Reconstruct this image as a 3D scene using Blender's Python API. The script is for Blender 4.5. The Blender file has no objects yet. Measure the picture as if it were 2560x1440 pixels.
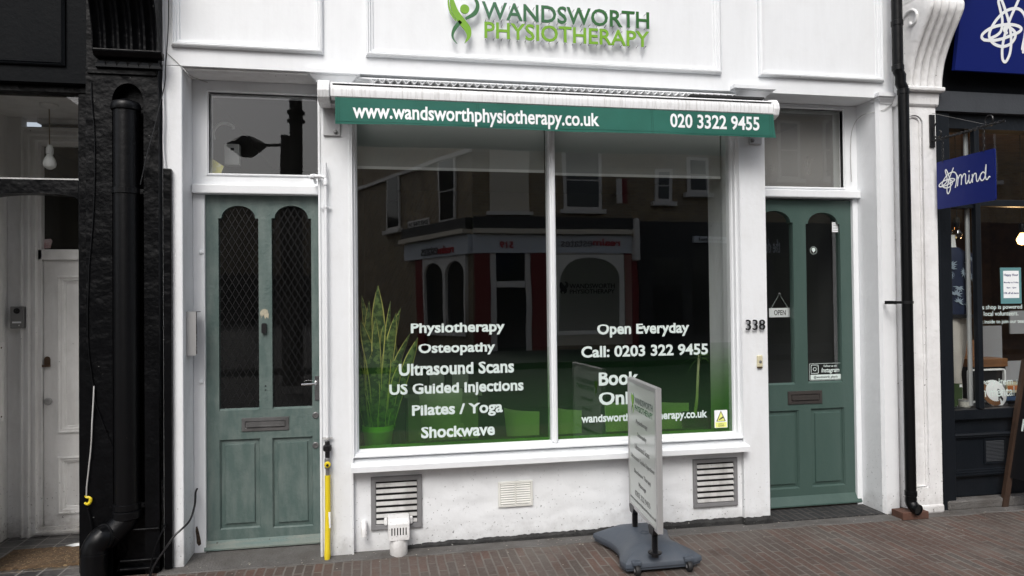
import bpy, bmesh, math, random
from mathutils import Vector, Matrix, noise
random.seed(7)
S = bpy.context.scene
COL = S.collection
rad = math.radians

# ---------------------------------------------------------------- camera
F = 1775.0; D = 3.9; H = 1.36
YAW, PITCH, ROLL = 0.18477839, 0.01438497, -0.01096957
cy, sy, cp, sp = math.cos(YAW), math.sin(YAW), math.cos(PITCH), math.sin(PITCH)
CW = Vector((sy*cp, cy*cp, sp)); R0 = Vector((cy, -sy, 0)); U0 = R0.cross(CW)
CR = math.cos(ROLL)*R0 + math.sin(ROLL)*U0
CU = -math.sin(ROLL)*R0 + math.cos(ROLL)*U0
CC = Vector((0, -D, H))
cam = bpy.data.cameras.new('camera'); camo = bpy.data.objects.new('camera', cam); COL.objects.link(camo)
cam.sensor_width = 36; cam.lens = F/2560*36; cam.clip_start = 0.05; cam.clip_end = 500
m = Matrix((CR, CU, -CW)).transposed().to_4x4(); m.translation = CC
camo.matrix_world = m
S.camera = camo

# ---------------------------------------------------------------- world, sun, exposure
SUN_EL, SUN_AZ = rad(47), rad(200)      # azimuth measured so that the sun stands in front of the shop, slightly left
W = bpy.data.worlds.new('World'); S.world = W; W.use_nodes = True
wn = W.node_tree; bg = wn.nodes['Background']
sky = wn.nodes.new('ShaderNodeTexSky'); sky.sky_type = 'NISHITA'; sky.sun_disc = False
sky.sun_elevation = SUN_EL; sky.sun_rotation = SUN_AZ; sky.dust_density = 4.0; sky.ozone_density = 1.0
hs = wn.nodes.new('ShaderNodeHueSaturation'); hs.inputs['Saturation'].default_value = 0.45
wn.links.new(sky.outputs[0], hs.inputs['Color']); wn.links.new(hs.outputs[0], bg.inputs[0])
bg.inputs[1].default_value = 0.15
sl = bpy.data.lights.new('sun', 'SUN'); sl.energy = 1.1; sl.angle = rad(26); sl.color = (1.0, 0.985, 0.96)
so = bpy.data.objects.new('sun', sl); COL.objects.link(so)
sd = Vector((math.sin(SUN_AZ)*math.cos(SUN_EL), math.cos(SUN_AZ)*math.cos(SUN_EL), math.sin(SUN_EL)))
so.rotation_euler = sd.to_track_quat('Z', 'Y').to_euler(); so.location = (0, -6, 9)
S.view_settings.view_transform = 'Standard'; S.view_settings.look = 'None'
S.view_settings.exposure = 0.40; S.view_settings.gamma = 1.0

# ---------------------------------------------------------------- helpers: pixel -> world on a real plane
def ray(px, py): return ((px-1280)/F*CR - (py-720)/F*CU + CW)
def hit(o, d, q, n):
    t = (q-o).dot(n)/d.dot(n); return o + t*d
def at(px, py, Y=0.0):
    return hit(CC, ray(px, py), Vector((0, Y, 0)), Vector((0, 1, 0)))
def X(px, py, Y=0.0): return at(px, py, Y).x
def Z(px, py, Y=0.0): return at(px, py, Y).z
def gnd(px, py, z=0.0): return hit(CC, ray(px, py), Vector((0, 0, z)), Vector((0, 0, 1)))
TILT = rad(0.05); GY = 0.075; GZ = 0.545
def gy(z): return GY + (z-GZ)*math.tan(TILT)
GN = Vector((0, -math.cos(TILT), math.sin(TILT))); GQ = Vector((0, GY, GZ))
def refl(px, py, q, n):
    d = ray(px, py); p = hit(CC, d, GQ, GN); r = d - 2*d.dot(GN)*GN
    return hit(p, r, q, n)
class Plane:
    def __init__(s, o, u, v): s.o = Vector(o); s.u = Vector(u).normalized(); s.v = Vector(v).normalized(); s.n = s.u.cross(s.v)
    def uv(s, px, py):
        p = hit(CC, ray(px, py), s.o, s.n) - s.o; return p.dot(s.u), p.dot(s.v)
    def ruv(s, px, py):
        p = refl(px, py, s.o, s.n) - s.o; return p.dot(s.u), p.dot(s.v)
    def pt(s, a, b, c=0.0): return s.o + a*s.u + b*s.v + c*s.n
def front(Y): return Plane((0, Y, 0), (1, 0, 0), (0, 0, 1))     # n = -Y (towards the street)

# ---------------------------------------------------------------- helpers: materials
def newmat(name):
    mt = bpy.data.materials.new(name); mt.use_nodes = True
    nt = mt.node_tree; return mt, nt, nt.nodes['Principled BSDF'], nt.nodes, nt.links
def flat(name, col, rough=0.5, metal=0.0, spec=None, emit=None, alpha=None):
    mt, nt, b, N, L = newmat(name)
    b.inputs['Base Color'].default_value = (*col, 1); b.inputs['Roughness'].default_value = rough; b.inputs['Metallic'].default_value = metal
    if spec is not None: b.inputs['Specular IOR Level'].default_value = spec
    if emit: b.inputs['Emission Color'].default_value = (*emit[0], 1); b.inputs['Emission Strength'].default_value = emit[1]
    return mt
def coords(N, L, scale=(1, 1, 1), rot=(0, 0, 0)):
    tc = N.new('ShaderNodeTexCoord'); mp = N.new('ShaderNodeMapping')
    mp.inputs['Scale'].default_value = scale; mp.inputs['Rotation'].default_value = rot
    L.new(tc.outputs['Object'], mp.inputs['Vector']); return mp.outputs[0]
def nz(N, L, vec, scale, detail=4, rough=.55):
    n = N.new('ShaderNodeTexNoise'); n.inputs['Scale'].default_value = scale; n.inputs['Detail'].default_value = detail
    n.inputs['Roughness'].default_value = rough; L.new(vec, n.inputs['Vector']); return n.outputs['Fac']
def ramp(N, L, fac, a, b, c0=0.0, c1=1.0):
    r = N.new('ShaderNodeMapRange'); r.inputs['From Min'].default_value = a; r.inputs['From Max'].default_value = b
    r.inputs['To Min'].default_value = c0; r.inputs['To Max'].default_value = c1; L.new(fac, r.inputs['Value']); return r.outputs[0]
def mixc(N, L, fac, a, b):
    x = N.new('ShaderNodeMix'); x.data_type = 'RGBA'
    if isinstance(fac, (int, float)): x.inputs[0].default_value = fac
    else: L.new(fac, x.inputs[0])
    for v, i in ((a, 6), (b, 7)):
        if isinstance(v, tuple): x.inputs[i].default_value = (*v, 1)
        else: L.new(v, x.inputs[i])
    return x.outputs[2]
def mul(N, L, a, b, op='MULTIPLY'):
    x = N.new('ShaderNodeMath'); x.operation = op; x.use_clamp = False
    for v, i in ((a, 0), (b, 1)):
        if isinstance(v, (int, float)): x.inputs[i].default_value = v
        else: L.new(v, x.inputs[i])
    return x.outputs[0]
def painted(name, base, grime, rough=.45, amount=.35, stretch=(6, 6, 1.2), bump=.15, bscale=60, specks=.0, splash=0.0, speck_col=(.05, .045, .04), streak=0.0, clear=0.0, lumps=0.0):
    mt, nt, b, N, L = newmat(name)
    v1 = coords(N, L, stretch); v2 = coords(N, L)
    f = ramp(N, L, nz(N, L, v1, 2.0, 6, .6), .42, .75, 0, amount)
    c = mixc(N, L, f, base, grime)
    f2 = ramp(N, L, nz(N, L, v2, 9.0, 5, .65), .5, .8, 0, amount*.8)
    c = mixc(N, L, f2, c, grime)
    if streak:
        vs = coords(N, L, (60, 60, .8)); fs = ramp(N, L, nz(N, L, vs, 1.5, 3), .48, .72, 0, streak)
        c = mixc(N, L, fs, c, grime)
    if specks:
        fs = ramp(N, L, nz(N, L, v2, 55.0, 2, .5), 0,1); fs.node.inputs['From Min'].default_value=.80-.07*specks; fs.node.inputs['From Max'].default_value=.82-.07*specks; fs.node.clamp=True
        c = mixc(N, L, mul(N, L, fs, .85), c, speck_col)
    if splash:
        sx = N.new('ShaderNodeSeparateXYZ'); L.new(v2, sx.inputs[0])
        z = mul(N, L, nz(N, L, v2, 14.0, 6, .7), .34)
        h = mul(N, L, z, sx.outputs['Z'], 'SUBTRACT')
        fs = ramp(N, L, h, .04, .17, 0, splash)
        c = mixc(N, L, fs, c, (.16, .14, .12))
        fk = mul(N, L, ramp(N, L, nz(N, L, v2, 75.0, 2, .5), .68, .71), ramp(N, L, sx.outputs['Z'], .0, .55, 1, 0))
        fk.node.use_clamp = True
        c = mixc(N, L, mul(N, L, fk, .8), c, speck_col)
    L.new(c, b.inputs['Base Color'])
    b.inputs['Roughness'].default_value = rough
    if clear: b.inputs['Coat Weight'].default_value = clear; b.inputs['Coat Roughness'].default_value = .15
    if bump:
        bp = N.new('ShaderNodeBump'); bp.inputs['Strength'].default_value = bump; bp.inputs['Distance'].default_value = .01
        h = nz(N, L, v2, bscale, 4)
        if lumps: h = mul(N, L, h, mul(N, L, nz(N, L, v2, 8, 3), lumps), 'ADD')
        L.new(h, bp.inputs['Height']); L.new(bp.outputs[0], b.inputs['Normal'])
    return mt
M = {}
WHITE = (.78, .80, .818)
M['white'] = painted('white_paint', WHITE, (.60, .61, .62), .5, .22, bump=.08, bscale=35, specks=.25, streak=.06)
M['white_base'] = painted('white_paint_low', WHITE, (.60, .60, .59), .5, .30, bump=.15, bscale=35, specks=.3, splash=.35)
M['white_render'] = painted('white_render', (.78, .797, .812), (.62, .63, .64), .65, .2, bump=.22, bscale=22, specks=.1, splash=.28, lumps=1.2)
M['white_plaster'] = painted('old_white_plaster', (.80, .80, .80), (.50, .49, .47), .6, .38, bump=.4, bscale=28, specks=1.0, splash=.35, lumps=1.6)
M['porch_white'] = painted('porch_white', (.80, .80, .79), (.52, .51, .49), .6, .45, bump=.2, bscale=20, specks=.5, splash=.6)
M['white_metal'] = painted('white_metal', (.82, .83, .84), (.36, .35, .33), .3, .12, bump=.0, streak=.45)
M['metal_plate'] = painted('grey_plate', (.50, .51, .52), (.35, .34, .33), .45, .3, bump=.1)
M['grey_frame'] = painted('grey_frame_paint', (.20, .20, .205), (.12, .12, .12), .6, .3, bump=.2)
M['louvre'] = painted('louvre_paint', (.50, .50, .49), (.22, .21, .20), .6, .8, bump=.1, specks=.5)
M['cream_vent'] = painted('cream_vent', (.76, .76, .72), (.5, .49, .45), .5, .3, bump=.0)
M['black_gloss'] = painted('black_gloss', (.0015, .0017, .0022), (.004, .004, .005), .34, .5, bump=.5, bscale=14, specks=.35, speck_col=(.25, .25, .24), lumps=2.5)
M['black_gloss'].node_tree.nodes['Principled BSDF'].inputs['Specular IOR Level'].default_value = .14
M['black_flat'] = painted('charcoal_paint', (.004, .0048, .006), (.0065, .0073, .008), .5, .5, bump=.15, bscale=50)
M['black_flat'].node_tree.nodes['Principled BSDF'].inputs['Specular IOR Level'].default_value = .06
M['dark_blue_black'] = painted('navy_black_paint', (.006, .008, .011), (.012, .014, .018), .4, .5, bump=.12, bscale=50, specks=.15, speck_col=(.3, .3, .3))
M['grey_lintel'] = painted('slate_paint', (.040, .044, .05), (.028, .03, .034), .5, .5, bump=.15)
M['black_pipe'] = painted('black_pipe', (.0018, .002, .0026), (.005, .005, .006), .36, .35, bump=.15, bscale=30, specks=.2, speck_col=(.2, .2, .2))
M['green_worn'] = painted('worn_green_paint', (.073, .112, .103), (.15, .185, .172), .5, .8, (9, 9, 2.2), bump=.25, bscale=45, specks=.25, speck_col=(.25, .24, .22))
M['green'] = painted('green_paint', (.050, .088, .076), (.075, .115, .102), .42, .4, bump=.12, bscale=40)
M['weathered'] = painted('weathered_board', (.10, .15, .14), (.20, .20, .17), .7, .9, (1, 6, 14), bump=.4, specks=1.3)
M['wood_dark'] = painted('dark_wood', (.045, .025, .016), (.02, .012, .008), .5, .8, (10, 10, 1.5), bump=.3)
M['wood_warm'] = painted('warm_wood', (.22, .10, .04), (.10, .045, .02), .5, .8, (3, 3, 14), bump=.2)
M['chrome'] = flat('chrome', (.65, .65, .66), .18, 1)
M['steel'] = painted('brushed_steel', (.48, .48, .48), (.35, .35, .35), .38, .3, bump=.05)
M['steel'].node_tree.nodes['Principled BSDF'].inputs['Metallic'].default_value = .7
M['letterplate'] = painted('dull_letter_plate', (.20, .20, .20), (.10, .10, .10), .3, .8, (4, 4, 4), bump=.05)
M['letterplate'].node_tree.nodes['Principled BSDF'].inputs['Metallic'].default_value = .6
M['bronze'] = painted('tarnished_bronze', (.035, .033, .032), (.06, .05, .045), .35, .7, (6, 6, 6), bump=.3)
M['rust'] = flat('rusty_brown', (.08, .045, .025), .7)
M['black'] = flat('black_plastic', (.008, .008, .009), .35)
M['black_pipe'].node_tree.nodes['Principled BSDF'].inputs['Specular IOR Level'].default_value = .25
M['dark_blue_black'].node_tree.nodes['Principled BSDF'].inputs['Specular IOR Level'].default_value = .25
M['rubber'] = flat('black_rubber', (.012, .012, .013), .6)
M['inside_black'] = flat('dark_void', (.004, .004, .004), .9)
M['yellow'] = painted('yellow_plastic', (.72, .56, .02), (.45, .34, .03), .4, .25, bump=.05, specks=.2)
M['grey_metal'] = flat('dull_zinc', (.25, .25, .25), .45, .6)
M['teal'] = painted('green_canvas', (.008, .105, .076), (.012, .135, .10), .75, .5, (3, 3, 3), bump=.2, bscale=300)
M['teal_dark'] = flat('dark_stitching', (.004, .06, .045), .8)
M['vinyl'] = flat('white_vinyl', (.62, .71, .68), .6)
M['pure_white'] = flat('bright_white_print', (.85, .87, .88), .5)
M['black_print'] = flat('black_print', (.01, .01, .01), .5)
M['ivory'] = flat('ivory_plastic', (.60, .55, .38), .4)
M['brass_old'] = flat('aged_brass', (.16, .11, .05), .35, .7)
M['blue'] = flat('deep_blue_board', (.005, .013, .13), .4, spec=.25)
M['sign_base'] = painted('grey_blue_plastic', (.055, .068, .088), (.10, .105, .11), .5, .35, (3, 3, 3), bump=.12, bscale=60, specks=.3, speck_col=(.2, .2, .2))
M['alu'] = flat('aluminium_frame', (.42, .42, .42), .4, .35)
M['poster'] = flat('poster_sheet', (.52, .55, .52), .18)
M['blind'] = flat('roller_blind_fabric', (.42, .44, .43), .8)
M['blind_bar'] = flat('blind_bar', (.8, .82, .82), .5)
M['glaze_bar'] = M['white']
M['tar'] = painted('black_bitumen', (.012, .012, .012), (.05, .05, .048), .7, .6, bump=.8, bscale=60, specks=1.3, speck_col=(.3, .3, .28))
M['letter_dark'] = flat('dark_green_acrylic', (.045, .155, .06), .25)
M['letter_lime'] = flat('lime_green_acrylic', (.19, .40, .035), .25)
M['acrylic_edge'] = flat('white_acrylic', (.78, .80, .82), .3)
M['coir'] = painted('coir', (.115, .072, .038), (.05, .033, .02), .95, 1.0, (18, 18, 18), bump=1.0, bscale=160, specks=2.2, speck_col=(.24, .17, .09))

def ramp_letter():
    mt, nt, b, N, L = newmat('graded_green_acrylic')
    v = coords(N, L); sx = N.new('ShaderNodeSeparateXYZ'); L.new(v, sx.inputs[0])
    f = ramp(N, L, sx.outputs['X'], .6, 1.5)
    L.new(mixc(N, L, f, (.055, .16, .085), (.03, .13, .025)), b.inputs['Base Color']); b.inputs['Roughness'].default_value = .25
    return mt
M['letter_grad'] = ramp_letter()

def glass(name, tint=(1, 1, 1), k=2.0, rough=0.0, dust=0.0):
    mt, nt, b, N, L = newmat(name); N.remove(b); out = N['Material Output']
    tr = N.new('ShaderNodeBsdfTransparent'); tr.inputs[0].default_value = (*tint, 1)
    vb = coords(N, L); bp = N.new('ShaderNodeBump'); bp.inputs['Strength'].default_value = .5; bp.inputs['Distance'].default_value = .0012; L.new(nz(N, L, vb, 2.2, 1), bp.inputs['Height'])
    gl = N.new('ShaderNodeBsdfGlossy'); L.new(bp.outputs[0], gl.inputs['Normal']); gl.inputs['Roughness'].default_value = rough; gl.inputs['Color'].default_value = (1, 1, 1, 1)
    ge = N.new('ShaderNodeNewGeometry'); dt = N.new('ShaderNodeVectorMath'); dt.operation = 'DOT_PRODUCT'
    L.new(ge.outputs['Incoming'], dt.inputs[0]); L.new(ge.outputs['Normal'], dt.inputs[1])
    c_ = mul(N, L, 1.0, mul(N, L, dt.outputs['Value'], 0, 'ABSOLUTE'), 'SUBTRACT')
    fac = mul(N, L, mul(N, L, mul(N, L, mul(N, L, c_, 5.0, 'POWER'), .96), .04, 'ADD'), k); fac.node.use_clamp = True
    mx = N.new('ShaderNodeMixShader'); L.new(fac, mx.inputs[0]); L.new(tr.outputs[0], mx.inputs[1]); L.new(gl.outputs[0], mx.inputs[2])
    last = mx.outputs[0]
    if dust:
        df = N.new('ShaderNodeBsdfDiffuse'); df.inputs[0].default_value = (.5, .5, .48, 1)
        v = coords(N, L, (3, 3, 1)); f = ramp(N, L, nz(N, L, v, 3, 6, .6), .35, .8, dust*(.8 if dust > .2 else .3), dust)
        m2 = N.new('ShaderNodeMixShader'); L.new(f, m2.inputs[0]); L.new(last, m2.inputs[1]); L.new(df.outputs[0], m2.inputs[2]); last = m2.outputs[0]
    L.new(last, out.inputs[0]); return mt
M['glass'] = glass('window_glass', (.93, .95, .94), 3.5)
M['glass_dusty'] = glass('dusty_glass', (.85, .86, .86), 1.5, .0, .012)
M['glass_obscure'] = glass('frosted_glass', (.7, .74, .72), 2.5, .0, .36)
def film():
    mt, nt, b, N, L = newmat('green_film'); N.remove(b); out = N['Material Output']
    v = coords(N, L); sx = N.new('ShaderNodeSeparateXYZ'); L.new(v, sx.inputs[0])
    f = ramp(N, L, sx.outputs['Z'], 1.07, .70)
    c = mixc(N, L, f, (.86, .90, .86), (.25, .56, .10))
    tr = N.new('ShaderNodeBsdfTransparent'); L.new(c, tr.inputs[0])
    df = N.new('ShaderNodeBsdfDiffuse'); df.inputs[0].default_value = (.018, .15, .022, 1)
    mx = N.new('ShaderNodeMixShader'); L.new(mul(N, L, f, .2), mx.inputs[0]); L.new(tr.outputs[0], mx.inputs[1]); L.new(df.outputs[0], mx.inputs[2])
    L.new(mx.outputs[0], out.inputs[0]); return mt
M['film'] = film()
def brick(name, c1, c2, mortar, bw, bh, ms, rot=(0, 0, 0), rough=.8, bump=.5, offset=.5, var=.6, scale=1.0):
    mt, nt, b, N, L = newmat(name)
    v = coords(N, L, (1, 1, 1), rot); vo = coords(N, L)
    t = N.new('ShaderNodeTexBrick'); t.offset = offset; t.inputs['Scale'].default_value = scale
    t.inputs['Brick Width'].default_value = bw; t.inputs['Row Height'].default_value = bh; t.inputs['Mortar Size'].default_value = ms
    t.inputs['Mortar Smooth'].default_value = .15; t.inputs['Bias'].default_value = 0
    t.inputs['Color1'].default_value = (*c1, 1); t.inputs['Color2'].default_value = (*c2, 1); t.inputs['Mortar'].default_value = (*mortar, 1)
    n1 = nz(N, L, vo, 3, 3)
    vd = N.new('ShaderNodeVectorMath'); vd.operation = 'ADD'
    wn_ = N.new('ShaderNodeTexNoise'); wn_.inputs['Scale'].default_value = 9; L.new(vo, wn_.inputs['Vector'])
    sc = N.new('ShaderNodeVectorMath'); sc.operation = 'SCALE'; sc.inputs['Scale'].default_value = .010; L.new(wn_.outputs['Color'], sc.inputs[0])
    L.new(v, vd.inputs[0]); L.new(sc.outputs[0], vd.inputs[1]); L.new(vd.outputs[0], t.inputs['Vector'])
    c = mixc(N, L, ramp(N, L, n1, .35, .7, 0, var), t.outputs['Color'], tuple(x*.45 for x in c1))
    c = mixc(N, L, ramp(N, L, nz(N, L, vo, 45, 5, .7), .5, .8, 0, .6), c, mortar)
    c = mixc(N, L, ramp(N, L, nz(N, L, vo, 1.7, 5, .65), .48, .68, 0, .5), c, tuple(x*.9 for x in mortar))
    c = mixc(N, L, ramp(N, L, nz(N, L, vo, 6.5, 3, .6), .60, .72, 0, .55), c, tuple(x*.35 for x in c1))
    c = mixc(N, L, ramp(N, L, nz(N, L, vo, 120, 2, .5), .74, .76, 0, .7), c, (.35, .33, .30))
    L.new(c, b.inputs['Base Color']); b.inputs['Roughness'].default_value = rough
    bp = N.new('ShaderNodeBump'); bp.inputs['Strength'].default_value = bump; bp.inputs['Distance'].default_value = .006
    h = mul(N, L, mul(N, L, t.outputs['Fac'], -1.0), mul(N, L, nz(N, L, vo, 120, 4), .5), 'ADD')
    L.new(h, bp.inputs['Height']); L.new(bp.outputs[0], b.inputs['Normal']); return mt
M['paver'] = brick('brick_paving', (.108, .061, .046), (.064, .053, .046), (.150, .138, .124), .215, .0475, .0048, (0, 0, rad(90)), bump=.7)
M['stock_brick'] = brick('stock_brick', (.45, .34, .18), (.22, .15, .085), (.34, .31, .26), .225, .075, .012, (rad(90), 0, 0))
M['blue_brick'] = brick('blue_engineering_brick', (.016, .017, .019), (.022, .022, .024), (.07, .065, .06), .20, .048, .006, (0, 0, rad(90)), bump=.5)
M['tile'] = brick('black_floor_tile', (.012, .0125, .015), (.018, .018, .02), (.26, .25, .235), .105, .105, .004, offset=0.0, rough=.35, bump=.3, var=.2)
M['cement'] = painted('cement', (.115, .110, .105), (.06, .052, .045), .85, .8, (3, 3, 3), bump=.8, bscale=90, specks=1.0, speck_col=(.03, .03, .03))
M['asphalt'] = painted('asphalt', (.05, .05, .05), (.03, .03, .03), .9, .5, (1, 1, 1), bump=.6, bscale=200)
M['leaf'] = None
def leafmat():
    mt, nt, b, N, L = newmat('snake_plant_leaf')
    at_ = N.new('ShaderNodeUVMap'); sx = N.new('ShaderNodeSeparateXYZ'); L.new(at_.outputs[0], sx.inputs[0])
    v = coords(N, L, (26, 26, 34)); band = ramp(N, L, nz(N, L, v, 1.2, 3), .45, .55)
    c = mixc(N, L, band, (.03, .075, .02), (.14, .22, .06))
    e = mul(N, L, mul(N, L, mul(N, L, sx.outputs['X'], .5, 'SUBTRACT'), 2), 1)
    ab = N.new('ShaderNodeMath'); ab.operation = 'ABSOLUTE'; L.new(e, ab.inputs[0])
    c = mixc(N, L, ramp(N, L, ab.outputs[0], .78, .84), c, (.55, .53, .14))
    L.new(c, b.inputs['Base Color']); b.inputs['Roughness'].default_value = .45; return mt
M['leaf'] = leafmat()
M['leaf_plain'] = flat('palm_leaf_green', (.14, .26, .07), .5)

# ---------------------------------------------------------------- helpers: objects
def tag(o, label=None, cat=None, group=None, kind=None):
    if label: o['label'] = label
    if cat: o['category'] = cat
    if group: o['group'] = group
    if kind: o['kind'] = kind
    return o
def thing(name, label, cat, loc=(0, 0, 0), group=None):
    o = bpy.data.objects.new(name, None); o.empty_display_size = .1; COL.objects.link(o); o.location = loc
    return tag(o, label, cat, group)
def put(name, bm, mat, parent=None, bevel=0.0, smooth=False, label=None, cat=None, group=None, kind=None, recalc=True):
    if recalc: bmesh.ops.recalc_face_normals(bm, faces=bm.faces)
    me = bpy.data.meshes.new(name); bm.to_mesh(me); bm.free()
    if smooth:
        for p in me.polygons: p.use_smooth = True
        try: me.set_sharp_from_angle(angle=rad(38))
        except Exception: pass
    mats = mat if isinstance(mat, (list, tuple)) else [mat]
    for x in mats: me.materials.append(x)
    o = bpy.data.objects.new(name, me); COL.objects.link(o)
    if parent:
        o.parent = parent
        p = Vector((0, 0, 0)); q = parent
        while q: p += q.location; q = q.parent
        if p.length and not o.parent.parent: o.matrix_parent_inverse = Matrix.Translation(-parent.location)
        if o.parent.parent: o.matrix_parent_inverse = Matrix.Identity(4)
    if bevel:
        b = o.modifiers.new('bevel', 'BEVEL'); b.width = bevel; b.segments = 2; b.limit_method = 'ANGLE'; b.angle_limit = rad(40)
    return tag(o, label, cat, group, kind)
def BM(): return bmesh.new()
def box(bm, x0, x1, y0, y1, z0, z1):
    vs = [bm.verts.new((x, y, z)) for x in (x0, x1) for y in (y0, y1) for z in (z0, z1)]
    for f in ((0, 1, 3, 2), (4, 6, 7, 5), (0, 4, 5, 1), (2, 3, 7, 6), (0, 2, 6, 4), (1, 5, 7, 3)): bm.faces.new([vs[i] for i in f])
    return bm
def bx(*a): return box(BM(), *a)
def obox(bm, pl, a0, a1, b0, b1, c0, c1):
    vs = [bm.verts.new(pl.pt(a, b, c)) for a in (a0, a1) for b in (b0, b1) for c in (c0, c1)]
    for f in ((0, 1, 3, 2), (4, 6, 7, 5), (0, 4, 5, 1), (2, 3, 7, 6), (0, 2, 6, 4), (1, 5, 7, 3)): bm.faces.new([vs[i] for i in f])
    return bm
def catmull(pts, n=6, closed=False):
    P = [Vector(p) for p in pts]; out = []; k = len(P)
    rng = range(k if closed else k-1)
    for i in rng:
        a, b, c, d = (P[(i-1) % k], P[i], P[(i+1) % k], P[(i+2) % k]) if closed else (P[max(i-1, 0)], P[i], P[i+1], P[min(i+2, k-1)])
        for j in range(n):
            t = j/n; out.append(.5*((2*b) + (c-a)*t + (2*a-5*b+4*c-d)*t*t + (3*b-a-3*c+d)*t**3))
    if not closed: out.append(P[-1])
    return out
def tube(bm, pts, r, seg=12, sm=0, caps=True):
    P = catmull(pts, sm) if sm else [Vector(p) for p in pts]
    n = len(P); rings = []
    rr = r if isinstance(r, (list, tuple)) else [r]*n
    if len(rr) != n: rr = [rr[min(int(i/(n-1)*(len(rr)-1)), len(rr)-1)] for i in range(n)]
    prev = None
    for i, p in enumerate(P):
        t = (P[min(i+1, n-1)] - P[max(i-1, 0)])
        t = t.normalized() if t.length > 1e-9 else Vector((0, 0, 1))
        if prev is None: a = t.orthogonal().normalized()
        else: a = (prev - prev.dot(t)*t).normalized()
        prev = a; b = t.cross(a)
        rings.append([bm.verts.new(p + rr[i]*(math.cos(2*math.pi*k/seg)*a + math.sin(2*math.pi*k/seg)*b)) for k in range(seg)])
    for i in range(n-1):
        for k in range(seg): bm.faces.new((rings[i][k], rings[i][(k+1) % seg], rings[i+1][(k+1) % seg], rings[i+1][k]))
    if caps: bm.faces.new(rings[0][::-1]); bm.faces.new(rings[-1])
    return bm
def rev(bm, c, prof, axis='Z', seg=24):
    """lathe: prof = [(radius, height)] about an axis through c"""
    c = Vector(c); rings = []
    for r, h in prof:
        ring = []
        for k in range(seg):
            a = 2*math.pi*k/seg; u, v = max(r, 1e-5)*math.cos(a), max(r, 1e-5)*math.sin(a)
            off = {'Z': (u, v, h), 'Y': (u, h, v), 'X': (h, u, v)}[axis]
            ring.append(bm.verts.new(c + Vector(off)))
        rings.append(ring)
    for i in range(len(rings)-1):
        for k in range(seg): bm.faces.new((rings[i][k], rings[i][(k+1) % seg], rings[i+1][(k+1) % seg], rings[i+1][k]))
    bm.faces.new(rings[0][::-1]); bm.faces.new(rings[-1]); return bm
def rings(bm, x0, x1, z0, z1, prof, back=None, centre=False):
    """mitred moulding round a rectangle in the XZ plane: prof = [(inset, y)]"""
    R = []
    for ins, y in prof:
        R.append([bm.verts.new(p) for p in ((x0+ins, y, z0+ins), (x1-ins, y, z0+ins), (x1-ins, y, z1-ins), (x0+ins, y, z1-ins))])
    for i in range(len(R)-1):
        for k in range(4): bm.faces.new((R[i][k], R[i][(k+1) % 4], R[i+1][(k+1) % 4], R[i+1][k]))
    if centre: bm.faces.new(R[-1])
    return bm
def shape(outlines, pl, c0, c1):
    """flat outline(s) (first outer, others holes or islands) in plane coordinates, given a thickness c0..c1 along the normal"""
    cu = bpy.data.curves.new('o', 'CURVE'); cu.dimensions = '2D'; cu.fill_mode = 'BOTH'
    cu.extrude = abs(c1-c0)/2
    for o in outlines:
        s = cu.splines.new('POLY'); s.points.add(len(o)-1); s.use_cyclic_u = True
        for i, p in enumerate(o): s.points[i].co = (p[0], p[1], 0, 1)
    ob = bpy.data.objects.new('o', cu); COL.objects.link(ob)
    dg = bpy.context.evaluated_depsgraph_get(); me = bpy.data.meshes.new_from_object(ob.evaluated_get(dg))
    bm = BM(); bm.from_mesh(me); mid = (c0+c1)/2
    for v in bm.verts: v.co = pl.pt(v.co.x, v.co.y, v.co.z + mid)
    bpy.data.objects.remove(ob); bpy.data.meshes.remove(me); bpy.data.curves.remove(cu)
    return bm
def merge(bm, other):
    me = bpy.data.meshes.new('tmp'); other.to_mesh(me); other.free(); bm.from_mesh(me); bpy.data.meshes.remove(me); return bm
XH = {}
def textbm(s, pl, u0, u1, v0, v1, c0=.0005, c1=.0015, bold=0.0, space=1.0, shear=0.0, xh=None):
    cu = bpy.data.curves.new('t', 'FONT'); cu.body = s; cu.offset = bold; cu.extrude = .5; cu.space_character = space; cu.resolution_u = 3; cu.shear = shear
    ob = bpy.data.objects.new('t', cu); COL.objects.link(ob)
    dg = bpy.context.evaluated_depsgraph_get(); me = bpy.data.meshes.new_from_object(ob.evaluated_get(dg))
    if xh:          # taller lower case: remap x-height against ascender height
        x0h, a0h = .44, .71
        for v in me.vertices:
            y = v.co.y
            if y > 0: v.co.y = y*(xh*a0h/x0h) if y < x0h else xh*a0h + (y-x0h)*(a0h-xh*a0h)/(a0h-x0h)
    xs = [v.co.x for v in me.vertices]; ys = [v.co.y for v in me.vertices]
    a, b, c, d = min(xs), max(xs), min(ys), max(ys)
    bm = BM(); bm.from_mesh(me)
    for v in bm.verts:
        u = u0 + (v.co.x-a)/(b-a)*(u1-u0); w = v0 + (v.co.y-c)/max(d-c, 1e-6)*(v1-v0)
        v.co = pl.pt(u, w, c1 if v.co.z > 0 else c0)
    bpy.data.objects.remove(ob); bpy.data.meshes.remove(me); bpy.data.curves.remove(cu); return bm
def text_px(s, pl, L, R, T, B, refl_=False, **k):
    """fit text to a pixel box: L,R at mid height, T,B at mid width"""
    f = pl.ruv if refl_ else pl.uv
    mx, my = (L+R)/2, (T+B)/2
    u = sorted((f(L, my)[0], f(R, my)[0])); return textbm(s, pl, u[0], u[1], f(mx, B)[1], f(mx, T)[1], **k)
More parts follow.
